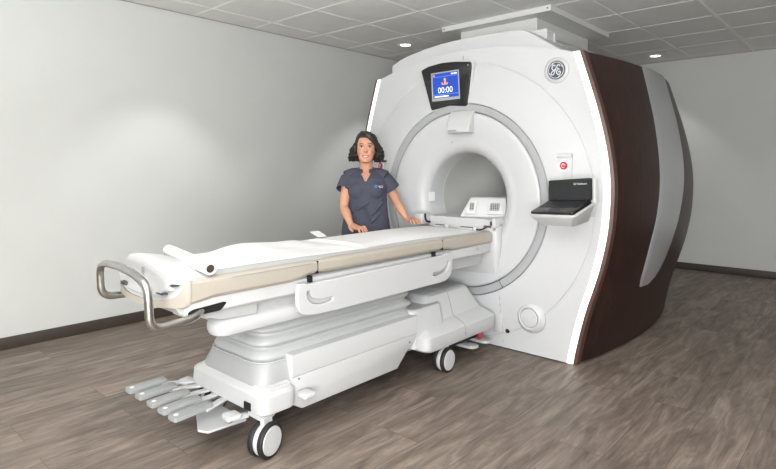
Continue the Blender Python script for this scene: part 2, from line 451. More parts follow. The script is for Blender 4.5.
# -- LED strips, wood edge, wood sides, silver inset panels, both sides
def bulge(y): return .096 * max(0, 1 - ((y - 4.5) / .94) ** 2)
def xside(y, z): return hw(z) + .074 + bulge(y)
ZS = [.008 + (2.075 - .008) * k / 40 for k in range(41)]
def fsurf(bm, fn, us, vs):
    g = [[bm.verts.new(fn(u, v)) for v in vs] for u in us]
    for i in range(len(us) - 1):
        for j in range(len(vs) - 1):
            bm.faces.new((g[i][j], g[i + 1][j], g[i + 1][j + 1], g[i][j + 1]))
for sg, side in ((1, 'right'), (-1, 'left')):
    bm = bmesh.new()
    sec = [(.001, 3.60), (.001, 3.519), (.004, 3.514), (.030, 3.514), (.040, 3.516), (.044, 3.521), (.044, 3.60)]
    loft(bm, [[(XC + sg * (hw(z) + a), b, z) for a, b in sec] for z in ZS])
    sobj('light_strip', bm, 'strip')
    bm = bmesh.new()
    sec = [(.0445, 3.60), (.0445, 3.522), (.047, 3.519), (.068, 3.525), (.073, 3.545), (.073, 3.60)]
    loft(bm, [[(XC + sg * (hw(z) + a), b, z) for a, b in sec] for z in ZS])
    sobj('wood_edge', bm, 'wood_edge')
    # wood side cover
    bm = bmesh.new()
    ys = [3.56 + (5.44 - 3.56) * k / 36 for k in range(37)]
    def seam_push(y): return -.004 if y < 3.565 else 0
    zz = [.018 + (2.07 - .018) * k / 40 for k in range(41)]
    rows = []
    for z in zz:
        row = [(XC + sg * (xside(y, z) + seam_push(y)), y, z) for y in ys]
        row += [(XC + sg * (xside(y, z) - .05), y, z) for y in reversed(ys)]
        rows.append(row)
    loft(bm, rows)
    sobj('side_cover', bm, 'wood', ang=40)
    # silver inset
    fr = [(.45, 4.15), (.52, 4.11), (.75, 4.09), (1.0, 4.13), (1.4, 4.19), (1.75, 4.28), (2.072, 4.37)]
    rr_ = [(.45, 4.30), (.50, 4.42), (.60, 4.50), (.75, 4.57), (.95, 4.66), (1.2, 4.76), (1.6, 4.88), (2.072, 5.05)]
    zz2 = [.45 + (2.072 - .45) * k / 36 for k in range(37)]
    bm = bmesh.new(); rows = []
    for z in zz2:
        a, b = interp(fr, z), interp(rr_, z); yy = [a + (b - a) * k / 14 for k in range(15)]
        ends = {0: .001, 14: .001}
        row = [(XC + sg * (xside(y, z) + ends.get(i, .010)), y, z) for i, y in enumerate(yy)]
        row += [(XC + sg * (xside(y, z) - .02), y, z) for y in reversed(yy)]
        rows.append(row)
    loft(bm, rows)
    sobj('side_panel', bm, 'silver', ang=40)
# plinth
bm = bmesh.new()
poly = []
ys = [3.545 + (5.42 - 3.545) * k / 20 for k in range(21)]
poly = [(hw(.03) + .04 + bulge(y), y) for y in ys] + [(-(hw(.03) + .04 + bulge(y)), y) for y in reversed(ys)]
loft(bm, [[(XC + x, y, z) for x, y in poly] for z in (0, .024)])
sobj('plinth', bm, 'rubber', smooth=False)
# rear closing cover
bm = bmesh.new()
loft(bm, [[(XC + x * 1.04, y, z) for x, z in outline] for y in (5.36, 5.44)], True, True)
sobj('rear_cover', bm, 'white')
# -- crown (two stepped covers over the magnet)
cr = [(-.815, 2.05), (-.815, 2.198), (-.72, 2.238), (-.63, 2.262), (-.46, 2.292), (-.29, 2.312), (-.1, 2.321), (.08, 2.322), (.27, 2.318), (.40, 2.314), (.45, 2.308), (.50, 2.286), (.56, 2.247), (.616, 2.207), (.67, 2.17), (.72, 2.138), (.78, 2.10), (.78, 2.05)]
bm = bmesh.new()
loft(bm, [[(XC + x * s_, y, 2.05 + (z - 2.05) * s_) for x, z in cr] for y, s_ in ((3.60, .985), (3.612, 1.0), (4.3, 1.0), (5.36, .99))])
sobj('top_cover', bm, 'white', ang=30)
cr2 = [(-.60, 2.05), (-.60, 2.24), (-.5, 2.31), (-.3, 2.335), (.535, 2.338), (.545, 2.328), (.545, 2.05)]
bm = bmesh.new()
loft(bm, [[(XC + x, y, z) for x, z in cr2] for y in (3.80, 3.95)])
sobj('top_cover', bm, 'white')
sh = [(3.96, 2.30), (4.2, 2.325), (4.6, 2.335), (5.0, 2.31), (5.36, 2.24)]
bm = bmesh.new()
loft(bm, [[(x, y, 2.04) for y, z in [sh[0]]] + [(x, y, z - (.0 if x < -1.9 else .06)) for y, z in sh] + [(x, sh[-1][0], 2.04)] for x in (-2.98, -1.92, -1.80)])
sobj('top_cover', bm, 'lgrey', ang=40)
sobj('cover_clip', B(-1.838, -1.826, 3.90, 3.915, 2.25, 2.315), 'white2')
# fine seams on the face
for x0, z0, z1 in ((-.0, 1.80, 1.795), ):
    pass
for sx in (-1, 1):
    bm = bmesh.new(); xx = XC + sx * .345
    for k in range(8):
        za = .04 + k * .045
        ya = yface(.345, za + .02) - .0012
        box(bm, xx - .0013, xx + .0013, ya, ya + .02, za, za + .0455)
    sobj('panel_seam', bm, 'seam2', smooth=False)
    for zz_ in (.70, -.70):
        pass
bm = bmesh.new()
for a in (-59, -121):
    c_, s_ = math.cos(R(a)), math.sin(R(a))
    mt = Matrix.Translation((XC, 3.455, ZC)) @ Matrix.Rotation(-R(a), 4, 'Y')
    box(bm, .665, .723, -.0005, .01, -.0015, .0015, mtx=mt)
sobj('ring_joint', bm, 'seam', smooth=False)
bm = bmesh.new(); box(bm, XC - .0015, XC + .0015, 3.505, 3.52, 2.09, 2.165)
sobj('panel_seam', bm, 'seam2', smooth=False)

# -- camera housing above the bore
bm = bmesh.new()
def fz(u, v, d): return (u, d, v)
loft(bm, [[(x, y, z) for x, y in ((-2.457 + i1, 3.47), (-2.457 + i1, yf), (-2.250 - i1, yf), (-2.250 - i1, 3.47))] for z, yf, i1 in ((1.735, 3.452, -.01), (1.715, 3.435, 0), (1.66, 3.405, 0), (1.60, 3.385, .004), (1.575, 3.382, .006), (1.565, 3.39, .01))])
sobj('camera_housing', bm, 'white2', ang=40, bevel=.006)
bm = bmesh.new(); box(bm, -2.435, -2.36, 3.3795, 3.384, 1.578, 1.588); sobj('camera_slot', bm, 'mgrey', smooth=False)
bm = bmesh.new(); disc(bm, (XC - .07, 3.452, 1.50), (0, 1, 0), .004, .01, 12); sobj('indicator', bm, 'seam2')

# -- display
mon = obj('display', S(prism(bmesh.new(), rpoly([(-2.753, 2.085), (-2.678, 2.109), (-2.551, 2.122), (-2.418, 2.116), (-2.280, 2.098), (-2.276, 2.06), (-2.314, 1.768), (-2.478, 1.784), (-2.648, 1.758)], .016), fz, 3.50, 3.452, .005)), 'black', scanner)
bm = prism(bmesh.new(), rpoly([(-2.768, 2.09), (-2.678, 2.121), (-2.551, 2.134), (-2.418, 2.128), (-2.268, 2.11), (-2.264, 2.06), (-2.303, 1.756), (-2.478, 1.772), (-2.658, 1.746)], .02), fz, 3.53, 3.464, .006)
sobj('display_surround', bm, 'white2')
SM = frame((-2.510, 3.4505, 1.939), (1, 0, .008), (-.055, 0, 1)) # local x right, y up, z towards the room
def scr(name, x0, x1, y0, y1, m, d=.001, parent=None):
    bm = bmesh.new(); box(bm, x0, x1, y0, y1, 0, d); bm.transform(inv @ SM)
    return obj(name, bm, m, parent or mon, smooth=False)
scr('bezel', -.132, .132, -.112, .112, 'silver', .002)
screen = scr('screen', -.118, .122, -.090, .102, 'blue', .003)
def on(d): return inv @ SM @ Matrix.Translation((0, 0, d))
for nm, a, m in (('screen_bar', (-.118, .122, .073, .077), 'bluebar'), ('screen_bar', (-.118, .122, -.066, -.062), 'bluebar'), ('footer_text', (-.105, .03, -.084, -.074), 'scrw'), ('clock_text', (.06, .085, .084, .093), 'scrw'), ('clock_text', (.09, .113, .084, .093), 'scrw'), ('alert_mark', (-.110, -.096, .081, .092), 'orange')):
    bm = bmesh.new(); box(bm, *a, .003, .004); bm.transform(inv @ SM); obj(nm, bm, m, mon, smooth=False)
text('00:00', 'timer_digits', 'scrw', mon, on(.0042), .064, .0003)
bpy.data.objects['timer_digits'].data.transform(Matrix.Translation(on(0) @ Vector((0, -.033, 0)) - on(0) @ Vector((0, 0, 0))))
bm = bmesh.new()
disc(bm, (0, .050, .003), (0, 0, 1), .011, .0012, 16)
box(bm, -.006, .006, .016, .042, .003, .0042); box(bm, -.030, .026, .010, .019, .003, .0042)
box(bm, -.032, -.022, .012, .030, .003, .0042); box(bm, .017, .027, .016, .028, .003, .0042)
bm.transform(inv @ SM); obj('patient_icon', bm, 'orange', mon, smooth=False)
bm = bmesh.new(); disc(bm, (-2.303, 3.4525, 2.075), (0, -1, 0), .006, .002, 12); sobj('display_sensor', bm, 'mgrey', mon)

# -- round maker's badge
bx, bz = -1.632, 1.964
by = yface(bx - XC, bz)
qo = Vector((0, -1, 0)).to_track_quat('Z', 'X')
bm = bmesh.new(); lathe(bm, [(.090, -.01), (.088, .004), (.082, .012), (.070, .016), (.064, .012), (.063, .004)], (bx, by, bz), qo, 40, True, True)
sobj('badge_surround', bm, 'white2')
badge = sobj('badge', lathe(bmesh.new(), [(.061, 0), (.061, .012), (.059, .0135)], (bx, by, bz), qo, 40), 'badge')
BF = inv @ frame((bx, by - .0136, bz), (1, 0, 0), (0, 0, 1))
bm = bmesh.new()
tube(bm, [(.0535 * math.cos(2 * PI * k / 40), .0535 * math.sin(2 * PI * k / 40), 0) for k in range(41)], .0022, 6)
# four flicks round the rim
for k in range(4):
    a0 = R(90 * k + 20)
    pts = [((.049 - .006 * t) * math.cos(a0 + t * .5), (.049 - .006 * t) * math.sin(a0 + t * .5), 0) for t in [i / 6 for i in range(7)]]
    tube(bm, pts, [.0030 - .0020 * i / 6 for i in range(7)], 6)
# the two scripted letters
G = [(-.004, .022), (-.010, .030), (-.022, .026), (-.026, .012), (-.018, .002), (-.006, .004), (.0, .014), (-.004, .002), (-.010, -.014), (-.020, -.026), (-.030, -.022), (-.028, -.010), (-.014, -.002), (.002, .004)]
E_ = [(.024, .020), (.020, .030), (.010, .028), (.006, .016), (.014, .006), (.024, .004), (.012, .002), (.004, -.010), (.010, -.024), (.022, -.026), (.030, -.016), (.024, -.008), (.016, -.014)]
for P in (G, E_): tube(bm, spline([(x * 1.08, y * 1.15, 0) for x, y in P], 5), .0036, 6)
bm.transform(BF); obj('badge_monogram', bm, 'scrw', badge)
M['monogram'] = mat('monogram_silver', (212, 214, 218), .35, metal=.2)
badge.children[0].data.materials[0] = M['monogram']

# -- round port low on the face
for sx in (1, -1):
    kx, kz = (-1.814 - XC) * sx, .268
    ky = yface(kx, kz)
    bm = bmesh.new(); lathe(bm, [(.108, -.01), (.106, .004), (.100, .010), (.088, .026), (.074, .031), (.068, .028), (.064, .017)], (XC + kx, ky, kz), qo, 40)
    p = sobj('cover_cap', bm, 'white2')
    bm = bmesh.new(); lathe(bm, [(.062, .0), (.062, .026), (.058, .030), (0.001, .036)], (XC + kx, ky, kz), qo, 40)
    obj('cap_button', S(bm), 'white2', p)
# -- emergency button panels
for sx in (1, -1):
    ex = (-1.561 - XC) * sx; ez = 1.321; ey = yface(ex, ez)
    bm = bmesh.new(); box(bm, XC + ex - .052, XC + ex + .052, ey - .004, ey + .02, 1.19, 1.40, bev=.003)
    box(bm, XC + ex - .052, XC + ex + .052, ey - .010, ey + .01, 1.375, 1.40, bev=.004)
    p = sobj('button_panel', bm, 'white2')
    bm = bmesh.new(); lathe(bm, [(.040, .002), (.040, .006), (.036, .007)], (XC + ex, ey, ez), qo, 28); obj('button_collar', S(bm), 'paper', p)
    bm = bmesh.new(); lathe(bm, [(.026, .006), (.026, .014), (.022, .018)], (XC + ex, ey, ez), qo, 28); st = obj('stop_button', S(bm), 'red', p)
    bm = bmesh.new()
    tube(bm, [(.013 * math.cos(2 * PI * k / 16), .013 * math.sin(2 * PI * k / 16), 0) for k in range(15)], .002, 5)
    box(bm, -.0025, .0025, .001, .012, -.001, .002)
    bm.transform(inv @ frame((XC + ex, ey - .0185, ez), (1, 0, 0), (0, 0, 1))); obj('button_mark', bm, 'paper', st)
# small black hook left of the ring
bm = bmesh.new(); box(bm, -3.235, -3.135, 3.44, 3.56, 1.355, 1.37, bev=.004); sobj('side_hook', bm, 'black')
# thin white square plate inside the left flare
bm = bmesh.new(); box(bm, -.032, .032, -.036, .036, -.001, .003, bev=.001, seg=1, mtx=frame((-2.735, 3.572, 1.072), (-.22, -1, 0), (0, 0, 1))); sobj('bore_plate', bm, 'paper')

# -- keyboard tray bracket on the right of the face
LM = Matrix.Translation((-1.472, 3.105, 1.027)) @ Matrix.Rotation(-.30, 4, 'Z') @ Matrix.Rotation(-.05, 4, 'Y')
SL = math.tan(.38)
def rr4(x0, x1, y0, y1, z, r=.02, sl=0.): return [(a, b, z + sl * SL * max(0, min(b, .17))) for a, b in rpoly([(x0, y0), (x1, y0), (x1, y1), (x0, y1)], r, 4)]
tr = bmesh.new()
loft(tr, [rr4(-.11, .105, .085, .185, -.085, .02, .5), rr4(-.125, .118, .045, .188, -.080, .02, .5), rr4(-.165, .162, -.012, .19, -.022, .02, 1), rr4(-.172, .172, -.018, .19, -.012, .02, 1), rr4(-.172, .172, -.018, .19, -.003, .02, 1), rr4(-.168, .168, -.014, .186, .0, .02, 1)])
loft(tr, [[(x - .30 * (y - .15), y, z) for x, z in ((-.11, -.03), (.06, -.03), (.09, .05), (-.13, .05))] for y in (.15, .40)])
tr.transform(inv @ LM)
tray = obj('laptop_tray', tr, 'white2', scanner, ang=40)
bm = bmesh.new(); loft(bm, [rr4(-.172, .172, .175, .215, .06, .008), rr4(-.174, .174, .180, .215, .20, .008), rr4(-.168, .168, .184, .212, .208, .008)])
bm.transform(inv @ LM); obj('tray_back', bm, 'white2', tray, ang=40)

# -- docking block under the bore and patient bridge
bm = bmesh.new()
def dk(x0, x1, y0, z, r): return [(x, y, z) for x, y in rpoly([(x0, y0), (x1, y0), (x1, 3.52), (x0, 3.52)], r, 5)]
loft(bm, [dk(-2.72, -2.06, 3.475, .50, .02), dk(-2.735, -2.04, 3.43, .60, .04), dk(-2.745, -2.03, 3.42, .74, .05), dk(-2.745, -2.03, 3.405, .90, .05), dk(-2.735, -2.035, 3.412, .915, .045), dk(-2.72, -2.05, 3.42, .922, .04)])
dock = sobj('docking_block', bm, 'white2', ang=40)
bm = bmesh.new(); loft(bm, [[(x, y, z) for x, z in rpoly([(XC - .30, .86), (XC + .30, .86), (XC + .325, .925), (XC + .26, .935), (XC - .26, .935), (XC - .325, .925)], .01)] for y in (3.40, 3.5, 5.25)])
sobj('bore_bridge', bm, 'white2', ang=40)
# latches and rail ends on the dock
bm = bmesh.new(); box(bm, -2.70, -2.62, 3.30, 3.42, .87, .955, bev=.012); obj('rail_end', S(bm), 'white2', dock)
bm = bmesh.new(); tube(bm, smooth_path([(-2.615, 3.33, .955), (-2.61, 3.33, .91), (-2.58, 3.31, .895), (-2.55, 3.31, .897)], .02), .008, 8); obj('latch', S(bm), 'rubber', dock)
bm = bmesh.new(); box(bm, -2.125, -2.075, 3.385, 3.45, .880, .892); box(bm, -2.078, -2.060, 3.39, 3.46, .895, .9235)
obj('dock_slot', S(bm), 'seam', dock, smooth=False)
bm = bmesh.new(); box(bm, -2.060, -2.03, 3.385, 3.52, .88, .948, bev=.01); obj('rail_end', S(bm), 'white2', dock)
bm = bmesh.new(); disc(bm, (-2.050, 3.408, .868), (0, -1, 0), .010, .01, 14); obj('dock_button', S(bm), 'mgrey', dock)
# receptacle low on the face behind the undercarriage
bm = bmesh.new(); disc(bm, (-2.0, 3.508, .135), (0, -1, 0), .016, .008, 18); sobj('socket', bm, 'rubber')
bm = bmesh.new(); box(bm, -2.10, -2.03, 3.475, 3.53, .12, .33, bev=.01); sobj('docking_guide', bm, 'white2')

# ================================================================== MOUNT ABOVE THE SCANNER
cp = thing('ceiling_duct', 'pale grey boxed duct with a flat flange joining the ceiling above the scanner', 'duct', (-2.66, 5.04, CH))
iv = Matrix.Translation((2.66, -5.04, -CH))
bm = B(-3.23, -2.09, 4.385, 5.72, 2.642, 2.6935); bm.transform(iv); obj('flange', bm, 'duct', cp, smooth=False, bevel=.002)
bm = bmesh.new(); box(bm, -3.10, -2.285, 4.52, 5.66, 2.33, 2.642); bm.transform(iv); obj('duct_box', bm, 'duct', cp, smooth=False, bevel=.003)
bm = bmesh.new()
for x in (-3.205, -2.12): disc(bm, (x, 4.3855, 2.668), (0, -1, 0), .007, .003, 10)
bm.transform(iv); obj('screw', bm, 'seam', cp)

def sm(t): t = max(0, min(1, t)); return t * t * (3 - 2 * t)
# ================================================================== PATIENT TABLE
TX = -2.395
tab = thing('patient_table', 'wheeled white patient table with beige side rails docked at the scanner', 'patient table', (TX, 2.2, 0))
ti = Matrix.Translation((-TX, -2.2, 0))
def T(name, bm, m, parent=None, **k):
    bm.transform(ti); return obj(name, bm, m, parent or tab, **k)
# profile across X (half) swept along Y
def sweep(bm, secs):
    # secs: list of (y, [(x,z)...])
    loft(bm, [[(x, y, z) for x, z in s] for y, s in secs])
    return bm
# beige rails, near side and far side, three lengths each
for sg in (1, -1):
    def rail(y0, y1, zb0, zb1, nb=None):
        bm = bmesh.new(); secs = []
        n = 12
        for k in range(n + 1):
            y = y0 + (y1 - y0) * k / n
            zb = nb(y) if nb else zb0
            e = .004 if k in (0, n) else 0
            xo = .325 - e
            s = [(.27, zb + .02), (.30, zb + e), (xo - .012, zb + e), (xo, zb + .015), (xo + .002, .815), (xo, .838), (xo - .010, .848), (xo - .024, .852 - e), (.285, .853 - e), (.27, .845)]
            secs.append((y, [(TX + sg * a, b) for a, b in s]))
        return T('side_rail', sweep(bm, secs), 'beige', ang=30)
    rail(1.105, 1.782, 0, 0, lambda y: .748 + .018 * sm((y - 1.10) / .12) + .020 * sm((y - 1.63) / .12))
    rail(1.79, 2.822, .786, .786)
    rail(2.83, 3.462, 0, 0, lambda y: .786 - .016 * sm((y - 2.87) / .10) + .02 * sm((y - 3.42) / .04))
    bm = bmesh.new()
    for y in (1.786, 2.826): box(bm, TX + sg * .20, TX + sg * .318, y - .006, y + .006, .785, .846)
    T('rail_joint', bm, 'hole', smooth=False)
    # long groove line near the foot end of the rail
    bm = bmesh.new(); box(bm, TX + sg * .326 - .0012, TX + sg * .326 + .0012, 1.30, 1.75, .8385, .8415)
    T('rail_groove', bm, 'mgrey', smooth=False)
# foot-end: U-shaped beige cap, white filler and the arched end block, all bowed outward
def bow(x): return .062 * (x / .327) ** 2
def strip_prism(bm, outer, inner, y0, y1):
    # band between two matching outlines in the X-Z plane
    A = [[(TX + x, y + bow(x), z) for x, z in P] for P, y in ((outer, y1), (outer, y0 + .006), (outer, y0), (inner, y0), (inner, y1))]
    A[1] = [(TX + x, y0 + .010 + bow(x), z) for x, z in outer]; A[2] = [(TX + x * .985, y0 + bow(x), z + .004) for x, z in outer]
    L = [[bm.verts.new(p) for p in r] for r in A]; m_ = len(outer)
    for a in range(5):
        b = (a + 1) % 5
        for i in range(m_ - 1): bm.faces.new((L[a][i], L[a][i + 1], L[b][i + 1], L[b][i]))
    bm.faces.new([L[a][0] for a in range(5)]); bm.faces.new([L[a][-1] for a in range(5)][::-1])
UO = spline([(-.327, .852, 0), (-.327, .785, 0), (-.318, .752, 0), (-.28, .735, 0), (-.13, .725, 0), (0, .722, 0), (.13, .725, 0), (.28, .735, 0), (.318, .752, 0), (.327, .785, 0), (.327, .852, 0)], 5)
UI = spline([(-.316, .852, 0), (-.311, .82, 0), (-.288, .788, 0), (-.24, .770, 0), (-.12, .757, 0), (0, .754, 0), (.12, .757, 0), (.22, .768, 0), (.272, .790, 0), (.302, .82, 0), (.316, .852, 0)], 5)
bm = bmesh.new(); strip_prism(bm, [(p.x, p.y) for p in UO], [(p.x, p.y) for p in UI], 1.035, 1.05)
T('end_cap', bm, 'beige', ang=35)
bm = bmesh.new()
inn = [(p.x, p.y) for p in UI]
loft(bm, [[(TX + x, y + bow(x), z) for x, z in inn] for y in (1.043, 1.07, 1.13)])
T('end_plate', bm, 'white2', ang=30)
hp = [(-.292, .855), (-.24, .858), (-.20, .862), (-.155, .874), (-.125, .892), (-.10, .912), (-.07, .928), (-.03, .936), (.02, .938), (.06, .934), (.10, .921), (.14, .906), (.18, .890), (.215, .876), (.25, .866), (.285, .858),
      (.285, .836), (.245, .836), (.245, .808), (.19, .805), (.19, .782), (.05, .776), (-.12, .778), (-.22, .79), (-.285, .83)]
bm = bmesh.new()
def hs(dz0, lo): return [(x, lo + (z - lo) * dz0 if z > lo else z) for x, z in hp]
loft(bm, [[(TX + x * s_, y + bow(x) * bw, z) for x, z in hs(sz, .85)] for y, s_, sz, bw in ((1.030, .99, .97, 1), (1.036, 1, 1, 1), (1.07, 1, .99, .9), (1.13, 1, .86, .6), (1.185, 1, .68, .3), (1.215, 1, .40, .1), (1.24, 1, .12, 0), (1.255, 1, .02, 0))])
T('end_block', bm, 'white2', ang=40)
bm = bmesh.new()
for x0, x1, z0, z1 in ((.243, .272, .826, .833), (.16, .215, .788, .794), (-.17, -.12, .782, .797)):
    xm = (x0 + x1) / 2; box(bm, TX + x0, TX + x1, 1.026 + bow(xm), 1.05 + bow(xm), z0, z1)
T('block_slot', bm, 'seam', smooth=False)
bm = bmesh.new(); box(bm, TX + .056, TX + .074, 1.030, 1.034, .868, .874); box(bm, TX + .059, TX + .071, 1.030, 1.034, .878, .890); box(bm, TX + .052, TX + .078, 1.030, 1.034, .862, .8635)
T('block_mark', bm, 'mgrey', smooth=False)
# deck (cradle top)
bm = bmesh.new()
loft(bm, [[(TX + x, y, z) for x, z in [(-.285, .80), (-.285, .852), (-.25, .855), (0, .848), (.25, .855), (.285, .852), (.285, .80)]] for y in (1.13, 3.40)])
T('deck', bm, 'white2', ang=20)
# cradle latches across the scanner end of the deck
for x0, x1 in ((-2.54, -2.44), (-2.31, -2.19)):
    bm = bmesh.new(); box(bm, x0, x1, 3.335, 3.352, .853, .872, bev=.002, seg=1); l_ = T('cradle_latch', bm, 'white2')
    bm = bmesh.new(); box(bm, x0 + .005, x1 - .01, 3.353, 3.372, .852, .876); T('latch_gap', bm, 'seam', l_, smooth=False)
    bm = bmesh.new(); lathe(bm, [(.022, .852), (.022, .874), (.018, .880), (.004, .881)], (x1 - .01, 3.385, 0), None, 20); T('latch_knob', bm, 'white2', l_)
bm = bmesh.new(); tube(bm, smooth_path([(-2.17, 3.36, .862), (-2.13, 3.36, .862), (-2.10, 3.39, .885)], .02), .006, 8); T('latch_lever', bm, 'rubber')
# underside carriage, shelf rails
for sg in (1, -1):
    bm = bmesh.new()
    prof_ = [(.20, .70), (.295, .70), (.305, .708), (.308, .765), (.27, .785), (.20, .785)]
    loft(bm, [[(TX + sg * a * (1 if y > 1.1 else .97), y, b) for a, b in prof_] for y in (1.10, 1.13, 1.66, 3.36, 3.42)])
    T('under_rail', bm, 'white2', ang=30, bevel=.004)
    bm = bmesh.new()
    prism(bm, rpoly([(1.115, .703), (1.112, .720), (1.13, .730), (1.27, .738), (1.285, .734), (1.262, .710), (1.25, .704)], .006), lambda u, v, d: (d, u, v), TX + sg * .29, TX + sg * .3105)
    T('rail_slot', bm, 'hole', smooth=False)
bm = bmesh.new(); prism(bm, [(1.075, .738), (1.09, .712), (1.28, .655), (1.46, .645), (1.46, .738)], lambda u, v, d: (d, u, v), TX - .275, TX + .275)
T('end_skirt', bm, 'lgrey', ang=30)
bm = bmesh.new(); prism(bm, [(-.25, .62), (.25, .62), (.27, .78), (-.27, .78)], lambda u, v, d: (TX + u, d, v), 1.30, 3.38)
T('carriage', bm, 'lgrey', smooth=False)
# frame with rounded nose below
bm = bmesh.new()
def rr2(x0, x1, y0, y1, r, z): return [(a, b, z) for a, b in rpoly([(x0, y0), (x1, y0), (x1, y1), (x0, y1)], r, 7)]
for sg in (1, -1):
    def arm_ring(h, y0, z, r):
        a, b = TX + sg * .16, TX + sg * h
        x0, x1 = min(a, b), max(a, b)
        P = rpoly([(x0, y0), (x1, y0), (x1, 2.88), (x0, 2.88)], r, 6)
        return [(x, y + (0 if sg > 0 else .18 * max(0, 1 - (y - y0) / 1.2)), z) for x, y in P]
    bm = bmesh.new()
    loft(bm, [arm_ring(.255, 1.30, .568, .05), arm_ring(.278, 1.268, .578, .06), arm_ring(.285, 1.256, .60, .06), arm_ring(.285, 1.256, .625, .06), arm_ring(.275, 1.268, .640, .06), arm_ring(.24, 1.29, .655, .05)])
    T('lift_arm', bm, 'white2', ang=35)
bm = bmesh.new(); box(bm, TX - .24, TX + .24, 1.50, 2.84, .56, .655); T('lift_frame', bm, 'lgrey', smooth=False)
# side handrail panels with hook-shaped grips, near side and far side
def slotJ(C):
    P = spline([(a, b, 0) for a, b in C], 6); L, Rr = [], []; n_ = len(P) - 1
    for i, p in enumerate(P):
        t = (P[min(i + 1, n_)] - P[max(i - 1, 0)]).normalized(); nrm = Vector((-t.y, t.x, 0))
        w_ = .0165 * min(1, .55 + min(i, n_ - i) / 5)
        L.append(p + nrm * w_); Rr.append(p - nrm * w_)
    return [(p.x, p.y) for p in L + Rr[::-1]]
SL1 = slotJ([(1.706, .722), (1.710, .690), (1.738, .662), (1.80, .650), (1.868, .655)])
SL2 = slotJ([(2.848, .722), (2.842, .692), (2.815, .665), (2.76, .652), (2.680, .652)])
out = rpoly([(1.648, .752), (1.642, .66), (1.662, .615), (1.72, .600), (1.90, .594), (2.79, .596), (2.84, .604), (2.876, .635), (2.890, .70), (2.890, .762), (2.82, .762), (2.79, .752), (1.70, .744), (1.68, .752)], .035, 5)
for sg in (1, -1):
    mt = ti @ Matrix(((0, 0, sg, TX + sg * .335), (1, 0, 0, 0), (0, 1, 0, 0), (0, 0, 0, 1)))
    holed('hand_rail', out, [SL1, SL2], .026, 'white2', tab, mt, .005)
    T('hand_rail_back', B(*sorted((TX + sg * .306, TX + sg * .321)), 1.66, 2.872, .615, .738, bev=.004), 'white2')
    bm = bmesh.new()
    for y in (1.735, 2.73): box(bm, TX + sg * .305, TX + sg * .330, y - .008, y + .008, .750, .782)
    T('rail_bracket', bm, 'hole', smooth=False)
    bm = bmesh.new(); disc(bm, (TX + sg * .300, 3.24, .745), (sg, 0, 0), .014, .014, 16); T('rail_pin', bm, 'lgrey')
    bm = bmesh.new(); prism(bm, rpoly([(2.88, .71), (2.88, .766), (3.40, .77), (3.41, .755), (3.36, .705)], .01), lambda u, v, d: (d, u, v), TX + sg * .28, TX + sg * .312, .004)
    T('rail_end_plate', bm, 'white2', ang=40)
# bellows
bm = bmesh.new(); rings = []
zs = [(.372, .238, 0), (.398, .256, 0), (.424, .244, 0), (.440, .228, 0), (.462, .250, 0), (.486, .240, 0), (.503, .222, 0), (.525, .240, 0), (.548, .228, 0), (.575, .215, 0)]
for z, hx, _ in spline(zs, 4):
    hx -= .018; e = hx - .217
    rings.append([(a, b, z) for a, b in rpoly([(TX - hx, 1.525 - e), (TX + hx, 1.525 - e), (TX + hx, 2.66 + e), (TX - hx, 2.66 + e)], .11, 8)])
loft(bm, rings)
T('bellows', bm, 'lgrey', ang=80)
# undercarriage
bm = bmesh.new()
def fb(h, y0, z, r=.10): return [(a, b, z) for a, b in rpoly([(TX - h, y0), (TX + h, y0), (TX + h, 1.90), (TX - h, 1.90)], r, 7)]
def fb2(h, y0, z, r, y1=1.66): return [(a, b, z) for a, b in rpoly([(TX - h, y0), (TX + h, y0), (TX + h, y1), (TX - h, y1)], r, 7)]
loft(bm, [fb2(.308, 1.475, .172, .045), fb2(.323, 1.458, .182, .055), fb2(.325, 1.455, .20, .055), fb2(.322, 1.458, .258, .055), fb2(.312, 1.466, .270, .055), fb2(.266, 1.488, .296, .06), fb2(.24, 1.51, .30, .06)])
foot = T('front_bumper', bm, 'white2', ang=28)
bm = bmesh.new()
loft(bm, [fb(.274, 1.480, .282, .08), fb(.268, 1.482, .31, .09), fb(.248, 1.505, .372, .10), fb(.240, 1.512, .383, .10)])
T('pedestal', bm, 'pedgrey', ang=40)
bm = bmesh.new(); loft(bm, [fb(.246, 1.50, .380, .11), fb(.246, 1.50, .387, .11)])
T('bellows_flange', bm, 'lgrey', ang=40)
# label plate with small symbols, on the corner tread
pm = frame((TX + .289, 1.575, .2845), (0, 1, 0), (-.046, 0, .026))
bm = bmesh.new(); prism(bm, rpoly([(-.060, -.017), (.060, -.017), (.060, .017), (-.060, .017)], .014), lambda u, v, d: pm @ Vector((u, v, d)), -.002, .003)
lp_ = T('symbol_plate', bm, 'white2', ang=40)
bm = bmesh.new()
for i, wd in enumerate((.003, .005, .009, .003, .009, .005, .003)):
    u = -.042 + i * .014
    box(bm, u - wd / 2, u + wd / 2, -.0012, .0012, .003, .0036, mtx=pm); 
    if i == 3: box(bm, u - .0008, u + .0008, -.007, .007, .003, .0036, mtx=pm)
T('plate_symbols', bm, 'mgrey', lp_, smooth=False)
bm = bmesh.new(); box(bm, TX + .185, TX + .235, 1.450, 1.47, .188, .222); T('front_socket', bm, 'hole', smooth=False)
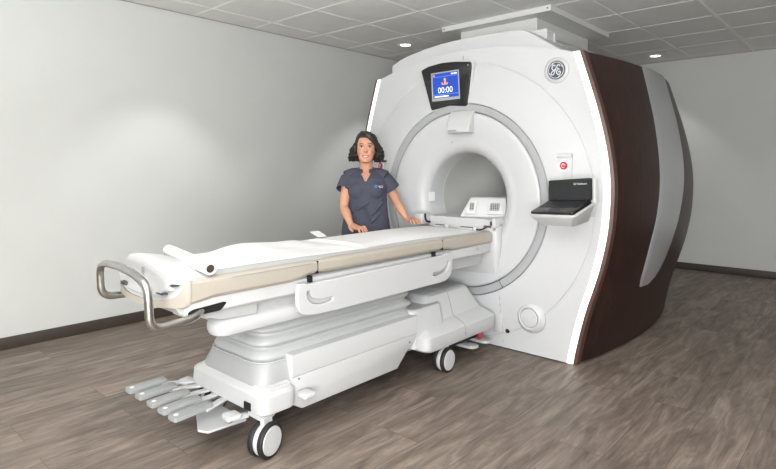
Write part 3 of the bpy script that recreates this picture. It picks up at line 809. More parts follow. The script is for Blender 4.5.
# long side covers
for sg in (1, -1):
    bm = bmesh.new()
    py = [(1.655, .435), (1.655, .17), (1.70, .128), (2.42, .125), (2.515, .215), (2.56, .24), (2.66, .445)]
    def cov(u, v, d):
        # slight crease at z=.30
        off = .0 if v > .30 else -.012 * (.30 - v) / .17
        return (TX + sg * (d + off), u, v)
    b2 = bmesh.new()
    prism(b2, [(1.65, .30), (2.60, .30), (2.60, .407), (2.50, .407), (1.65, .407)][::-1], cov, .20, .292, .005)
    prism(b2, [(1.65, .30), (2.60, .30), (2.565, .24), (2.515, .215), (2.43, .128), (1.72, .128), (1.65, .17)], cov, .20, .293, .005)
    T('side_cover', b2, 'white2', ang=30)
    bm = bmesh.new(); disc(bm, (TX + sg * .2905, 1.69, .285), (sg, 0, 0), .005, .003, 10); disc(bm, (TX + sg * .2905, 2.53, .262), (sg, 0, 0), .005, .003, 10)
    T('cover_screw', bm, 'seam')
bm = bmesh.new(); box(bm, TX - .21, TX + .21, 1.6, 3.0, .17, .39); T('chassis', bm, 'mgrey', smooth=False)
# head-side pedestal near the scanner
bm = bmesh.new()
def pd(x, y0, y1, z, r): return [(a, b, z) for a, b in rpoly([(TX - x, y0), (TX + x, y0), (TX + x, y1), (TX - x, y1)], r, 5)]
loft(bm, [pd(.345, 2.64, 3.425, .175, .06), pd(.352, 2.62, 3.44, .19, .06), pd(.350, 2.62, 3.44, .262, .06), pd(.338, 2.635, 3.43, .278, .06), pd(.262, 2.69, 3.40, .312, .06), pd(.250, 2.70, 3.385, .325, .05), pd(.205, 2.80, 3.29, .465, .05), pd(.185, 2.82, 3.27, .478, .04)])
T('dock_pedestal', bm, 'white2', ang=32)
bm = bmesh.new(); loft(bm, [pd(.285, 2.58, 2.9, .20, .04), pd(.285, 2.58, 2.9, .30, .04), pd(.265, 2.59, 2.9, .42, .05), pd(.255, 2.60, 2.9, .43, .05)])
T('pedestal_shoulder', bm, 'white2', ang=35)
# seam around the pedestal
bm = bmesh.new()
tube(bm, [(TX + .353, 3.03, .20), (TX + .353, 3.03, .262), (TX + .339, 3.03, .280), (TX + .264, 3.03, .314), (TX + .251, 3.03, .328), (TX + .207, 3.03, .467), (TX + .185, 3.03, .480), (TX - .185, 3.03, .480)], .0022, 5)
T('pedestal_seam', bm, 'seam2')
bm = bmesh.new(); disc(bm, (TX + .351, 3.04, .215), (1, 0, 0), .005, .003, 10); T('cover_screw', bm, 'mgrey')
bm = bmesh.new(); tube(bm, [(TX + .352, 3.06, .175), (TX + .352, 3.06, .26)], .002, 5)
bm.free()
bm = bmesh.new(); box(bm, TX - .28, TX + .24, 2.75, 3.36, .10, .175); T('dock_chassis', bm, 'rubber', smooth=False)
# red latch wheel and pedals at the scanner end
bm = bmesh.new(); disc(bm, (TX + .262, 3.34, .135), (1, .25, 0), .048, .014, 24); T('release_wheel', bm, 'red', bevel=.003)
def pedal(name, pts, wd, th, z, m, parent=None):
    pass
for cx_, cy_ in ((TX + .245, 3.20), (TX + .250, 3.36)):
    bm = bmesh.new()
    mt = Matrix.Translation((cx_, cy_, .07)) @ Matrix.Rotation(R(0), 4, 'Z')
    prism(bm, rpoly([(-.25, -.045), (.06, -.045), (.085, -.02), (.085, .03), (.06, .045), (-.25, .045)], .02), lambda u, v, d: mt @ Vector((u, v, d)), 0, .018, .005)
    T('dock_pedal', bm, 'lgrey')
# casters: twin wheels
def caster(x, y, sg, ztop_, ang=0):
    mt = Matrix.Translation((x, y, 0)) @ Matrix.Rotation(R(ang), 4, 'Z')
    bm = bmesh.new(); rq = Vector((1, 0, 0)).to_track_quat('Z', 'Y')
    r = .078
    lathe(bm, [(.012, -.014), (r * .88, -.014), (r * .93, -.006), (r * .93, .006), (r * .88, .014), (.012, .014)], (0, 0, r), rq, 32)
    box(bm, -.012, .012, -.02, .035, r, ztop_)
    bm.transform(mt)
    c = T('caster', bm, 'white2')
    for s in (-1, 1):
        b2 = bmesh.new()
        lathe(b2, [(r * .80, .014), (r * .95, .0145), (r, .019), (r, .036), (r * .95, .041), (r * .84, .0415), (r * .82, .038)], (0, 0, r), Vector((s, 0, 0)).to_track_quat('Z', 'Y'), 36)
        b2.transform(mt); T('tyre', b2, 'rubber', c)
        b2 = bmesh.new()
        lathe(b2, [(r * .815, .0145), (r * .815, .041), (r * .78, .0445), (.001, .047)], (0, 0, r), Vector((s, 0, 0)).to_track_quat('Z', 'Y'), 36)
        b2.transform(mt); T('hub_cap', b2, 'white2', c)
caster(TX + .312, 1.48, 1, .175, 14); caster(TX - .28, 1.56, -1, .175, 10)
caster(TX + .300, 2.865, 1, .18, 4); caster(TX - .30, 2.9, -1, .18, 4)
bm = bmesh.new()
for sg in (1, -1):
    box(bm, TX + sg * .25 - .045, TX + sg * .25 + .05, 1.46 + (0 if sg > 0 else .06), 1.54 + (0 if sg > 0 else .06), .16, .18)
T('caster_mount', bm, 'white2', smooth=False)
# fan of five foot pedals at the foot end
for i, (rx, tx, tw) in enumerate(zip((-2.735, -2.665, -2.595, -2.525, -2.455), (-2.85, -2.735, -2.605, -2.490, -2.385), (-3, -2, 0, 1, 2))):
    ty0, ty1 = 1.185, 1.40
    bm = bmesh.new()
    p0 = Vector((tx + .02, ty1 - .06, .176)); p1 = Vector((rx + .05, 1.50, .185)); dr = (p1 - p0); ln = dr.length; dr.normalize(); sd = Vector((dr.y, -dr.x, 0)) * .018
    loft(bm, [[c + sd - Vector((0, 0, .012)), c + sd, c - sd, c - sd - Vector((0, 0, .012))] for c in (p0, p0.lerp(p1, .6), p1)])
    arm = T('foot_pedal', bm, 'white2', smooth=False, bevel=.003)
    bm = bmesh.new()
    mt = Matrix.Translation((tx, ty0, .172)) @ Matrix.Rotation(R(tw), 4, 'Z') @ Matrix.Rotation(R(2), 4, 'X')
    prism(bm, rpoly([(-.036, 0), (.036, 0), (.038, .165), (.034, .198), (-.028, .198), (-.034, .165)], .016), lambda u, v, d: mt @ Vector((u, v, d)), -.006, .013, .005)
    T('pedal_cap', bm, 'mgrey' if i == 1 else 'pedal', arm, ang=40)
    bm = bmesh.new(); disc(bm, mt @ Vector((0, .025, .0125)), (0, 0, 1), .011, .002, 18); T('pedal_dot', bm, 'paper', arm)
bm = bmesh.new()
loft(bm, [[(x, y, z) for x, y in ((-2.66, 1.50), (-2.50, 1.37), (-2.33, 1.285), (-2.28, 1.31), (-2.26, 1.50))] for z in (.096, .108)])
T('pedal_guard', bm, 'white2', smooth=False, bevel=.004)
for x, y, z, a in ((-2.755, 1.46, .165, 10), (-2.215, 1.39, .165, -6), (-2.060, 1.70, .215, 0)):
    bm = bmesh.new(); mt = Matrix.Translation((x, y, z)) @ Matrix.Rotation(R(a), 4, 'Z')
    prism(bm, rpoly([(-.035, -.035), (.035, -.035), (.038, .035), (-.035, .035)], .014), lambda u, v, d: mt @ Vector((u, v, d + .006 * math.cos(v * 40))), -.004, .014, .005)
    if x > -2.1: box(bm, -.06, .0, -.012, .012, -.02, .0, mtx=mt)
    else: box(bm, -.012, .012, 0, .08, -.02, .0, mtx=mt)
    T('brake_pedal', bm, 'white2')
# push bar at the foot end
yb = .955
pb = smooth_path([(TX + .30, 1.19, .728), (TX + .325, 1.12, .712), (TX + .325, .965, .704), (TX + .322, .952, .868)] + [], .05, 8)
top = [(TX + .322 * math.cos(PI * k / 12), .952 - .012 * math.sin(PI * k / 12), .868 + .020 * math.sin(PI * k / 12) - .016 * k / 12) for k in range(13)]
full = smooth_path([(TX + .285, 1.19, .722), (TX + .325, 1.13, .700), (TX + .328, .945, .688), (TX + .324, .938, .858), (TX + .20, .945, .886), (TX, .965, .892), (TX - .20, .985, .880), (TX - .312, 1.0, .850), (TX - .316, 1.01, .705), (TX - .31, 1.15, .70), (TX - .28, 1.22, .72)], .055, 8)
bm = bmesh.new(); tube(bm, full, .0165, 14)
T('push_bar', bm, 'steel', ang=60)

# ------------------------------------------------------------------ things lying on the table
# exam paper: a long wavy sheet
def paper_z(x, y):
    u = (x - TX) / .27
    b = .8585
    b += .034 * math.exp(-((y - 1.72) / .22) ** 2) * sm(((-u) + .35) / 1.1)
    b += .020 * math.exp(-((y - 2.05) / .10) ** 2) * sm((-u) / .9)
    b += .006 * math.sin(y * 7.1 + x * 9) * (0.4 + .6 * abs(u)) + .003 * math.sin(y * 19 - x * 13)
    b += .012 * math.exp(-((y - 2.7) / .5) ** 2) * (1 - u * u)
    return max(b, .857) if y < 2.15 else .858 + (max(b, .857) - .858) * .3
def sheet(name, x0f, x1f, y0, y1, nz, label, cat, nx=22, ny=110, zo=0):
    bm = bmesh.new(); g = []
    for j in range(ny + 1):
        y = y0 + (y1 - y0) * j / ny; row = []
        for i in range(nx + 1):
            x = x0f(y) + (x1f(y) - x0f(y)) * i / nx
            e_ = min(1, min(i, nx - i) / nx * 7 + .0, min(j, ny - j) / ny * 30); row.append((x, y, .8575 + (nz(x, y) - .8575) * e_))
        g.append(row)
    rows = [r + [(x, y, z - .002) for x, y, z in reversed(r)] for r in g]
    loft(bm, rows)
    bm.transform(Matrix.Translation((-TX, -y0, -.86)))
    o = obj(name, bm, 'paper', ang=60); o.location = (TX, y0, .86); tag(o, label, cat); return o
sheet('paper_sheet', lambda y: TX - .272, lambda y: TX + .225 + .030 * math.sin(y * 3.1), 1.262, 2.225, paper_z,
      'crinkled white paper sheet covering the foot half of the patient table beside the paper roll', 'paper sheet')
def pz2(x, y):
    u = (x - TX) / .27
    return max(.861 + .003 * math.sin(y * 5.3 + x * 8) * abs(u) + .006 * (1 - u * u) + .014 * math.exp(-((y - 2.75) / .3) ** 2) * (1 - u * u), .8585) + .002 + .006 * math.exp(-((y - 2.19) / .08) ** 2)
sheet('pad_sheet', lambda y: TX - .278, lambda y: TX + .235 + .016 * math.sin(y * 4 + 1), 2.19, 3.30, pz2,
      'smooth white sheet under the hands of the woman at the scanner end of the table', 'sheet')
# folded flap standing up at the far edge
bm = bmesh.new()
loft(bm, [[(x, y, z) for y, z in ((2.28, .872), (2.33, .872), (2.33, .874), (2.28, .874))] for x in (-2.60, -2.64)] and [[(-2.60, 2.24, .876), (-2.60, 2.31, .876), (-2.60, 2.31, .879), (-2.60, 2.24, .879)], [(-2.69, 2.25, .900), (-2.69, 2.32, .900), (-2.69, 2.32, .903), (-2.69, 2.25, .903)]])
bm.transform(Matrix.Translation((2.64, -2.28, -.876)))
o = obj('paper_strip', bm, 'paper', smooth=False); o.location = (-2.64, 2.28, .876); tag(o, 'small folded white strip curling up at the far edge of the table', 'paper strip')
# paper roll
ra, rb = Vector((-2.53, 1.245, .915)), Vector((-2.080, 1.205, .888))
roll = thing('paper_roll', 'long white roll of exam paper lying across the foot end of the table', 'paper roll', (ra.x, ra.y, ra.z))
ax = rb - ra; q = ax.to_track_quat('Z', 'Y'); Ln = ax.length
bm = bmesh.new(); lathe(bm, [(.018, .02), (.018, 0), (.0265, 0), (.028, .003), (.028, Ln - .003), (.0265, Ln), (.018, Ln), (.0175, Ln - .02)], (0, 0, 0), q, 28, True, True)
obj('paper_coil', bm, 'paper', roll, ang=50)
M['core'] = mat('roll_core', (70, 62, 56), .8)
bm = bmesh.new(); lathe(bm, [(.0178, Ln - .001), (.0155, Ln - .001), (.0150, Ln - .018)], (0, 0, 0), q, 24, False, True)
obj('core_tube', bm, 'core', roll)
bm = bmesh.new(); box(bm, -.010, .012, -.07, -.062, -.02, .022, bev=.003)
bm.free()

# ------------------------------------------------------------------ coil box with control pads in the bore
cb = thing('receiver_coil', 'white angled coil unit with two grey control pads, resting in the bore', 'coil unit', (-2.24, 3.575, .9362), R(26))
bm = bmesh.new()
sec = lambda x0, x1, y0, y1, z, r=.012: [(a, b, z) for a, b in rpoly([(x0, y0), (x1, y0), (x1, y1), (x0, y1)], r, 3)]
loft(bm, [sec(-.178, .17, -.03, .30, 0), sec(-.176, .17, -.03, .30, .01), sec(-.108, .165, .01, .28, .137), sec(-.103, .160, .018, .275, .144)])
obj('coil_body', bm, 'white2', cb, ang=30)
# raised console faces with pads
for (c, ux, uz, nm) in (((-.098, -.0155, .072), (1, 0, 0), (0, .33, 1), 'a'), ((.080, -.0155, .072), (1, 0, 0), (0, .33, 1), 'b')):
    mt = frame(c, ux, uz)
    bm = bmesh.new()
    prism(bm, rpoly([(-.043, -.055), (.035, -.055), (.050, .055), (-.010, .055)] if nm == 'a' else [(-.055, -.055), (.070, -.055), (.055, .055), (-.050, .055)], .006), lambda u, v, d: mt @ Vector((u, v, d)), -.02, .008, .003)
    fc = obj('console_face', bm, 'white', cb, ang=40)
    bm = bmesh.new()
    ox = .008 if nm == 'a' else 0
    hx = .016 if nm == 'a' else .034
    prism(bm, rpoly([(ox - hx * 1.15, -.030), (ox + hx * 1.0, -.030), (ox + hx * 1.25, .034), (ox - hx * .9, .034)], .008), lambda u, v, d: mt @ Vector((u, v, d)), .007, .0095)
    obj('control_pad', bm, 'mgrey', fc, ang=40)
    bm = bmesh.new()
    nx = 2 if nm == 'a' else 4
    for i in range(nx):
        for j in range(3):
            uu = ox + (i - (nx - 1) / 2) * (.015); vv = .002 + (j - 1) * .014
            disc(bm, mt @ Vector((uu, vv, .0095)), mt.to_3x3() @ Vector((0, 0, 1)), .0052, .0015, 10)
    obj('pad_button', bm, 'seam', fc)

# ------------------------------------------------------------------ laptop on the tray
lap = thing('laptop', 'open black laptop on the white tray at the right of the scanner face', 'laptop', (0, 0, 0))
lap.matrix_world = LM
KM = Matrix.Translation((0, 0, .001)) @ Matrix.Rotation(.38, 4, 'X')
bm = bmesh.new(); prism(bm, rpoly([(-.165, -.010), (.165, -.010), (.165, .176), (-.165, .176)], .014), lambda u, v, d: KM @ Vector((u, v, d)), 0, .018, .003)
kb = obj('keyboard_base', bm, 'black', lap, ang=40)
bm = bmesh.new()
for j in range(5):
    for i in range(13):
        u = -.150 + i * .0233; v = .060 + j * .020
        box(bm, u, u + .020, v, v + .017, .018, .0205, mtx=KM)
ky = obj('key', bm, 'key', kb, smooth=False)
bm = bmesh.new(); box(bm, -.045, .045, .006, .050, .018, .0186, mtx=KM); obj('touchpad', bm, 'key', kb, smooth=False)
HM = KM @ Matrix.Translation((0, .172, .016)) @ Matrix.Rotation(R(66), 4, 'X')
bm = bmesh.new(); prism(bm, rpoly([(-.165, 0), (.165, 0), (.165, .134), (-.165, .126)], .012), lambda u, v, d: HM @ Vector((u, v, -d)), 0, .012, .003)
lid = obj('lid', bm, 'black', lap, ang=40)
bm = bmesh.new(); box(bm, -.150, .150, .020, .118, .0, .0012, mtx=HM)
M['dscreen'] = mat('dark_screen', (30, 31, 34), .15)
obj('screen', bm, 'dscreen', lid, smooth=False)
bm = bmesh.new(); tube(bm, [HM @ Vector((-.14, .006, .004)), HM @ Vector((.14, .006, .004))], .006, 8); obj('hinge', bm, 'key', lid)
text('GE Healthcare', 'lid_text', 'scrw', lid, HM @ Matrix.Translation((.085, .100, .0016)), .017, .0003)
bpy.data.objects['lid_text'].data.materials[0] = M['monogram']
#PERSON
# ================================================================== THE WOMAN BEHIND THE TABLE
def ell(c, rx, ry, n=28, p=2.0):
    out = []
    for k in range(n):
        a = 2 * PI * k / n; ca, sa = math.cos(a), math.sin(a)
        out.append((c[0] + rx * math.copysign(abs(ca) ** (2 / p), ca), c[1] + ry * math.copysign(abs(sa) ** (2 / p), sa), c[2]))
    return out
def ball(bm, c, rx, ry, rz, n=16):
    r = bmesh.ops.create_uvsphere(bm, u_segments=n * 2, v_segments=n, radius=1)
    for v in r['verts']: v.co = Vector((c[0] + v.co.x * rx, c[1] + v.co.y * ry, c[2] + v.co.z * rz))
woman = thing('person', 'woman with dark curly hair in charcoal scrubs standing behind the patient table', 'person', (-2.90, 2.973, 0), R(42))
SHR, ELR, WRR = Vector((-.138, .0, 1.235)), Vector((-.158, -.11, 1.02)), Vector((-.100, -.275, .912))
SHL, ELL, WRL = Vector((.138, .0, 1.235)), Vector((.238, .055, 1.035)), Vector((.302, .03, .925))
bm = bmesh.new()
# head, built as stacked rings with a face profile
for_head = [(1.342, .018, -.078, -.035), (1.350, .034, -.090, -.01), (1.368, .048, -.095, .03), (1.392, .058, -.094, .055), (1.420, .066, -.092, .08), (1.45, .071, -.092, .095), (1.475, .0735, -.090, .10), (1.505, .073, -.093, .10), (1.53, .068, -.084, .096), (1.552, .052, -.062, .078), (1.564, .025, -.03, .04)]
loft(bm, [ell((0, (a + b) / 2, z), hx * 1.06, (b - a) / 2, 32, 2.15) for z, hx, a, b in for_head])
tube(bm, [(0, -.086, 1.472), (0, -.097, 1.448), (0, -.107, 1.430), (0, -.098, 1.420)], [.006, .009, .012, .008], 10)
for s in (-1, 1):
    ball(bm, (s * .011, -.098, 1.424), .007, .008, .007, 8)
    ball(bm, (s * .030, -.077, 1.423), .021, .0165, .017, 8)      # cheeks
    ball(bm, (s * .030, -.088, 1.481), .020, .008, .007, 8)      # brow ridge
    ball(bm, (s * .074, .015, 1.445), .008, .018, .030, 8)       # ears
ball(bm, (0, -.088, 1.357), .020, .012, .012, 8)
tube(bm, [(0, .05, 1.23), (0, .035, 1.29), (0, .012, 1.35), (0, .005, 1.41)], [.062, .052, .050, .052], 20)
# trunk
trunk = [(.74, .10, .08, .02), (.80, .155, .105, .02), (.86, .160, .108, .02), (.93, .148, .100, .015), (1.00, .128, .090, .01), (1.08, .130, .095, .01), (1.16, .142, .100, .01), (1.22, .140, .090, .015), (1.262, .100, .065, .025), (1.285, .055, .05, .035)]
loft(bm, [ell((0, y, z), rx, ry, 32, 2.3) for z, rx, ry, y in trunk])
ball(bm, (-.062, -.068, 1.135), .058, .05, .058); ball(bm, (.062, -.068, 1.135), .058, .05, .058)
for s in (-1, 1):
    tube(bm, [(s * .03, .03, 1.275), (s * .09, .02, 1.262), (s * .140, .005, 1.235)], [.035, .040, .044], 14)
def limb(pts, rads):
    P = spline(pts, 5); n_ = len(pts) - 1
    rr = [interp([(i, r) for i, r in enumerate(rads)], i * n_ / (len(P) - 1)) for i in range(len(P))]
    tube(bm, P, rr, 16)
def hand(wr, dirv, back, spreadsign, curl, thumb_in):
    # palm then five fingers; dirv = pointing direction, back = normal of the back of the hand
    d_ = dirv.normalized(); up_ = back.normalized(); s_ = d_.cross(up_).normalized() * spreadsign
    def P(a, b, c): return wr + d_ * a + s_ * b + up_ * c
    rings = []
    for a, hw_, th in ((-.01, .021, .016), (.015, .026, .0155), (.045, .036, .014), (.075, .040, .013), (.090, .038, .011)):
        rings.append([P(a, hw_ * math.cos(2 * PI * k / 16), th * math.sin(2 * PI * k / 16) - .004) for k in range(16)])
    loft(bm, rings)
    for i, (b, ln, an) in enumerate(((-.030, .060, -.20), (-.010, .072, -.05), (.011, .067, .07), (.030, .052, .22))):
        ca, sa = math.cos(an), math.sin(an); pts = []
        base = P(.080, b, .0)
        dd = d_ * ca + s_ * sa
        pts = [base, base + dd * ln * .45 + up_ * (.010 * curl), base + dd * ln * .75 - up_ * .004 * curl, base + dd * ln - up_ * .014 * curl]
        tube(bm, spline(pts, 4), [.0088] * 5 + [.0080] * 4 + [.0072] * 3 + [.0058], 10)
    pts = [P(.018, -.022, -.002), P(.045, -.050, -.004), P(.068, -.060, -.008), P(.088, -.060, -.013)]
    tube(bm, spline(pts, 4), [.013] * 4 + [.0105] * 5 + [.009] * 3 + [.0065], 10)
for sh, el_, wr in ((SHR, ELR, WRR), (SHL, ELL, WRL)):
    m1 = sh.lerp(el_, .45) + Vector((0, .004, 0)); m2 = el_.lerp(wr, .35)
    limb([sh, m1, el_, m2, wr], [.044, .039, .032, .034, .0215])
hand(WRL, Vector((.56, -.80, -.19)), Vector((.10, -.16, 1)), 1, 1.0, 1)
hand(WRR, Vector((.60, -.45, -.24)), Vector((.15, -.25, 1)), -1, 1.0, 1)
for s in (-1, 1):
    limb([(s * .085, .02, .80), (s * .095, .015, .62), (s * .098, .01, .46), (s * .100, .03, .30), (s * .100, .035, .09)], [.090, .075, .052, .050, .034])
    tube(bm, [(s * .100, .05, .045), (s * .103, -.02, .04), (s * .108, -.10, .030)], [.034, .036, .028], 14)
body = obj('body', bm, 'skin', woman, recalc=True)
remesh(body, .0045, 2, .5)

# trousers
bm = bmesh.new()
loft(bm, [ell((0, y, z), rx, ry, 32, 2.3) for z, rx, ry, y in ((.70, .165, .115, .02), (.78, .180, .125, .02), (.86, .178, .122, .02), (.95, .160, .110, .015))])
for s in (-1, 1):
    limb([(s * .088, .02, .80), (s * .097, .015, .62), (s * .102, .01, .46), (s * .104, .03, .28), (s * .104, .03, .075)], [.100, .088, .073, .070, .068])
remesh(obj('trousers', bm, 'scrub', woman), .008, 3)
# tunic: trunk and short sleeves fused, then opened at the neck, hem and cuffs
bm = bmesh.new()
tun = [(.70, .182, .132, .02), (.78, .186, .136, .018), (.86, .180, .130, .015), (.94, .166, .120, .01), (1.02, .158, .114, .005), (1.10, .156, .118, .0), (1.17, .160, .118, .0), (1.225, .156, .102, .012), (1.268, .112, .072, .025), (1.290, .066, .058, .032)]
loft(bm, [ell((0, y, z), rx, ry, 36, 2.3) for z, rx, ry, y in tun])
ball(bm, (-.062, -.075, 1.135), .068, .055, .07); ball(bm, (.062, -.075, 1.135), .068, .055, .07)
for s, el_ in ((-1, ELR), (1, ELL)):
    sh = Vector((s * .135, .005, 1.232))
    tube(bm, [(s * .04, .03, 1.272), (s * .10, .018, 1.258), (s * .145, .005, 1.232)], [.036, .045, .054], 16)
    dd = (el_ - sh).normalized(); out_ = Vector((s * .012, 0, 0))
    tube(bm, [sh, sh + dd * .05 + out_ * .5, sh + dd * .105 + out_], [.054, .060, .066], 18)
# soft diagonal folds at the waist
for a, b in (((-.10, -.105, .98), (.02, -.118, 1.05)), ((.12, -.10, .99), (.04, -.116, .90)), ((.13, -.085, 1.06), (.05, -.118, .96)), ((-.12, -.10, .90), (-.03, -.128, .86))):
    tube(bm, [a, Vector(a).lerp(Vector(b), .5) + Vector((0, .000, 0)), b], [.006, .011, .005], 8)
tunic = obj('tunic', bm, 'scrub', woman)
remesh(tunic, .005, 9)
bm = bmesh.new(); bm.from_mesh(tunic.data)
def vneck(c):
    if c.y < .02 and c.z > 1.205 and abs(c.x) < .006 + (c.z - 1.205) * .52: return True
    if c.z > 1.268 and math.hypot(c.x, c.y - .030) < .066: return True
    return False
kill = []
for f in bm.faces:
    c = f.calc_center_median()
    if vneck(c) or (c.z < .706 and abs(f.normal.z) > .8): kill.append(f); continue
    for s, el_ in ((-1, ELR), (1, ELL)):
        sh = Vector((s * .135, .005, 1.232)); dd = (el_ - sh).normalized(); v = c - sh
        if v.dot(dd) > .098 and c.x * s > .150 and f.normal.dot(dd) > .6: kill.append(f); break
bmesh.ops.delete(bm, geom=kill, context='FACES')
for v in bm.verts:
    if not v.is_boundary: continue
    c = v.co
    if c.y < .0 and 1.20 < c.z < 1.275: c.x = math.copysign(.006 + (c.z - 1.205) * .52, c.x) if c.z > 1.21 else c.x
    for s, el_ in ((-1, ELR), (1, ELL)):
        sh = Vector((s * .135, .005, 1.232)); dd = (el_ - sh).normalized(); v_ = c - sh
        if v_.dot(dd) > .07 and c.x * s > .14: v.co = c - dd * (v_.dot(dd) - .100)
bm.to_mesh(tunic.data); bm.free()
sd = tunic.modifiers.new('cloth', 'SOLIDIFY'); sd.thickness = .003; sd.offset = 1
# stand collar
bm = bmesh.new()
cpts = []
for k in range(25):
    a = R(-62 + (304) * k / 24) + PI / 2 * 0
    a = R(-60) + R(300) * k / 24
    x_, y_ = .063 * math.cos(a), .032 + .060 * math.sin(a)
# open at the front (-y): sweep from front-right round the back to front-left
rings = []
for k in range(33):
    a = R(-90 + 22) + R(360 - 44) * k / 32
    fr_ = 1 - abs(k - 16) / 16
    z0 = 1.262 + .020 * min(1, fr_ * 2.2); h_ = .030
    cx_, cy_ = math.cos(a), math.sin(a)
    r0, r1 = .069, .060
    rings.append([(r0 * cx_, .026 + r0 * cy_ * 1.0, z0), (r1 * cx_, .024 + r1 * cy_, z0 + h_), ((r1 - .004) * cx_, .024 + (r1 - .004) * cy_, z0 + h_), ((r0 - .004) * cx_, .026 + (r0 - .004) * cy_, z0)])
loft(bm, rings)
obj('collar', bm, 'scrub', tunic)
# placket edges running down the V
def surf_y(x, z):
    ok, loc, nor, ix = tunic.ray_cast(Vector((x, -.4, z)), Vector((0, 1, 0)))
    return loc.y if ok else -.115
bm = bmesh.new()
for s in (-1, 1):
    pts = []
    for k in range(7):
        t = k / 6; z = 1.200 + .066 * t; x = s * (.008 + (z - 1.2) * .52 * .9 + .003)
        pts.append((x, surf_y(x * 1.15 + s * .004, z) - .001, z))
    tube(bm, pts, .0042, 6)
obj('placket', bm, 'scrub', tunic)
# chest mark: small blue ring beside two short pale lines of lettering
lx, lz = .088, 1.168
ly = surf_y(lx, lz)
nx_ = Vector((1, surf_y(lx + .03, lz) - surf_y(lx - .03, lz), 0)); nx_.y /= .06
def fm(x, z): return frame((x, surf_y(x, z) - .0045, z), nx_, (0, -(surf_y(x, z - .01) - surf_y(x, z + .01)) / .02 * -1 * -1, 1))
mt = fm(lx - .012, lz)
bm = bmesh.new(); pts = [(.0085 * math.cos(R(90) + 2 * PI * k / 20), .0085 * math.sin(R(90) + 2 * PI * k / 20) + (.004 if k in (0, 20) else 0), 0) for k in range(21)]
tube(bm, pts, .0022, 6); bm.transform(mt); obj('chest_emblem', bm, 'teal', tunic)
bm = bmesh.new()
for r_, (x0, x1) in enumerate(((.000, .034), (.010, .034))):
    x = x0
    while x < x1:
        wd = random.choice((.003, .004, .005)); zz = .003 - r_ * .009
        mt2 = fm(lx + .004 + x, lz + zz)
        box(bm, 0, wd, -.0022, .0022, 0, .0008, mtx=mt2); x += wd + .0015
obj('chest_lettering', bm, 'paper', tunic, smooth=False)
# shoes
for s in (-1, 1):
    bm = bmesh.new()
    loft(bm, [ell((s * .104, -.045, z), rx, ry, 24, 2.3) for z, rx, ry in ((0, .042, .120), (.012, .046, .125), (.03, .045, .122), (.05, .040, .105))])
    tube(bm, [(s * .104, .03, .03), (s * .104, .03, .085)], [.043, .040], 16)
    remesh(obj('shoe', bm, 'shoe', woman), .006, 3)
# face details
def part(name, bm, m, par): return obj(name, bm, m, par, ang=60)
for s in (-1, 1):
    bm = bmesh.new(); ball(bm, (s * .0300, -.0812, 1.4625), .0120, .0115, .0056, 10); e_ = part('eye', bm, 'eye', body)
    bm = bmesh.new(); ball(bm, (s * .0300, -.0905, 1.4625), .0058, .0040, .0056, 8); part('iris', bm, 'iris', e_)
    bm = bmesh.new(); tube(bm, spline([(s * .0165, -.0915, 1.4640), (s * .024, -.0945, 1.4690), (s * .034, -.0935, 1.4690), (s * .0440, -.086, 1.4640)], 4), .0018, 6); part('lashes', bm, 'iris', e_)
    bm = bmesh.new(); tube(bm, spline([(s * .0150, -.0960, 1.4815), (s * .028, -.0975, 1.4860), (s * .040, -.093, 1.4850), (s * .050, -.085, 1.4790)], 4), .0022, 6); part('eyebrow', bm, 'iris', body)
    bm = bmesh.new(); tube(bm, [(s * .078, .0 + .012 * math.cos(2 * PI * k / 16), 1.400 + .014 * math.sin(2 * PI * k / 16)) for k in range(17)], .0016, 6); part('earring', bm, 'gold', body)
bm = bmesh.new()
up = spline([(-.029, -.086, 1.3990), (-.015, -.0965, 1.3945), (0, -.0995, 1.3935), (.015, -.0965, 1.3945), (.029, -.086, 1.3990)], 5)
lo = spline([(-.029, -.086, 1.3990), (-.016, -.0955, 1.3850), (0, -.0990, 1.3805), (.016, -.0955, 1.3850), (.029, -.086, 1.3990)], 5)
tube(bm, up, [.0015] + [.0030] * (len(up) - 2) + [.0015], 8); tube(bm, lo, [.0015] + [.0036] * (len(lo) - 2) + [.0015], 8)
lips = part('lips', bm, 'lip', body)
bm = bmesh.new(); ball(bm, (0, -.0905, 1.3885), .021, .0075, .0058, 8); part('teeth', bm, 'tooth', body)
# curly bob, parted on her right
bm = bmesh.new()
cap = [(1.39, .074, .02, .10), (1.42, .082, .0, .112), (1.45, .086, -.02, .118), (1.48, .088, -.045, .120), (1.51, .086, -.070, .118), (1.535, .080, -.088, .112), (1.558, .066, -.078, .096), (1.568, .044, -.052, .07), (1.573, .02, -.02, .03)]
loft(bm, [ell((.003, (a + b) / 2, z), hx, (b - a) / 2, 28, 2.2) for z, hx, a, b in cap])
rnd = random.Random(11)
def curl(p0, ang0, length, out, rad=.0085):
    pts = []; n_ = 18; ph = rnd.random() * 6.28; tw_ = rnd.choice((-1, 1)) * rnd.uniform(11, 16)
    ox, oy = math.cos(ang0), math.sin(ang0)
    for i in range(n_ + 1):
        t = i / n_; sw = .017 * (0.35 + t)
        r_ = out * math.sin(t * PI * .75)
        pts.append((p0[0] + ox * r_ + sw * math.cos(tw_ * t + ph), p0[1] + oy * r_ + sw * math.sin(tw_ * t + ph), p0[2] - length * t))
    tube(bm, pts, [rad * (1 - .55 * i / n_) for i in range(n_ + 1)], 7)
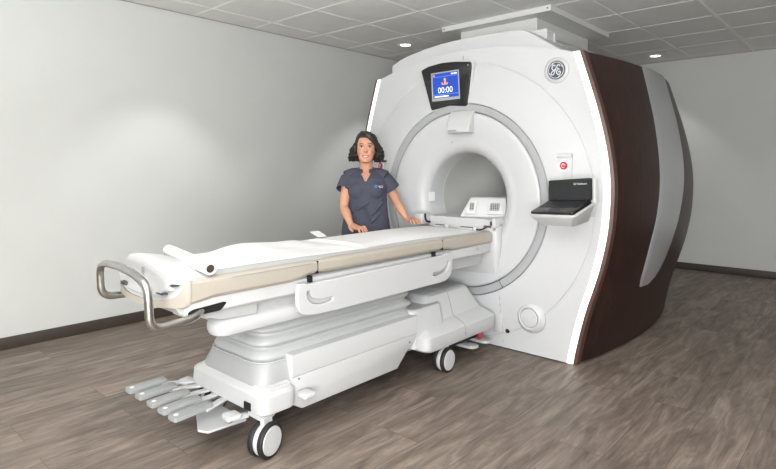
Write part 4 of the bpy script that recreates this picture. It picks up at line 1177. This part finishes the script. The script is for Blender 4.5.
for k in range(190):
    a = rnd.uniform(-38, 218); ar = R(a)
    z0 = rnd.uniform(1.45, 1.55); sc_ = .074 * math.sqrt(max(.1, 1 - ((z0 - 1.45) / .125) ** 2)) + .008
    right = math.cos(ar) > 0
    zend = rnd.uniform(1.352, 1.385) if not right else rnd.uniform(1.345, 1.39)
    yy = .02 + sc_ * 1.25 * math.sin(ar)
    if yy < -.052 and z0 < 1.5: yy = -.05
    curl((sc_ * math.cos(ar) + .002, yy, z0), ar, z0 - zend, (.036 if not right else .038) * rnd.uniform(.6, 1.15))
# front sweep from the parting across her forehead to the left
for k in range(16):
    t = k / 15
    P = [(-.030 + .012 * t, -.052 - .02 * t, 1.572 - .006 * t), (.012, -.092 - .004 * t, 1.560 - .016 * t), (.050 + .004 * t, -.088, 1.532 - .030 * t), (.078, -.062, 1.490 - .03 * t), (.086, -.045, 1.44 - .02 * t)]
    P = [Vector(p) + Vector((rnd.uniform(-.004, .004), rnd.uniform(-.003, .003), rnd.uniform(-.004, .004))) for p in P]
    tube(bm, spline(P, 4), [.009] * 12 + [.007] * 5, 7)
for k in range(9):
    t = k / 8
    P = [(-.030, -.050 - .015 * t, 1.572), (-.055, -.070, 1.545 - .01 * t), (-.072, -.058, 1.505 - .02 * t), (-.082, -.040, 1.45), (-.084, -.03, 1.40)]
    P = [Vector(p) + Vector((rnd.uniform(-.004, .004), rnd.uniform(-.004, .004), rnd.uniform(-.004, .004))) for p in P]
    tube(bm, spline(P, 4), [.0075] * 17, 7)
for k in range(70):
    a = rnd.uniform(0, 2 * PI); rr_ = rnd.uniform(.1, 1); x_ = .074 * rr_ * math.cos(a); y_ = .012 + .092 * rr_ * math.sin(a)
    z_ = 1.50 + .073 * math.sqrt(max(0, 1 - rr_ * rr_ * .8)) + rnd.uniform(-.004, .004)
    ball(bm, (x_, y_, z_), .012, .012, .010, 5)
hair = obj('hair', bm, 'hair', woman)
remesh(hair, .0038, 0)

# ------------------------------------------------------------------ one object for each separate piece
def split_loose(o):
    bm = bmesh.new(); bm.from_mesh(o.data); bm.verts.ensure_lookup_table()
    seen = set(); isl = []
    for v in bm.verts:
        if v.index in seen: continue
        st = [v]; cur = set()
        while st:
            q_ = st.pop()
            if q_.index in cur: continue
            cur.add(q_.index); st += [e.other_vert(q_) for e in q_.link_edges if e.other_vert(q_).index not in cur]
        seen |= cur; isl.append(cur)
    for c in isl[1:] + isl[:1]:
        b2 = bm.copy(); b2.verts.ensure_lookup_table()
        bmesh.ops.delete(b2, geom=[v for v in b2.verts if v.index not in c], context='VERTS')
        if c is isl[0]: b2.to_mesh(o.data)
        else:
            n = o.copy(); n.data = o.data.copy(); b2.to_mesh(n.data); COL.objects.link(n); n.parent = o.parent
        b2.free()
    bm.free()
for nm in ('rail_joint', 'block_slot', 'rail_bracket', 'ring_joint', 'screw', 'cover_screw', 'dock_slot', 'caster_mount', 'pad_button', 'key', 'placket'):
    for o in [o for o in bpy.data.objects if o.name.split('.')[0] == nm]: split_loose(o)
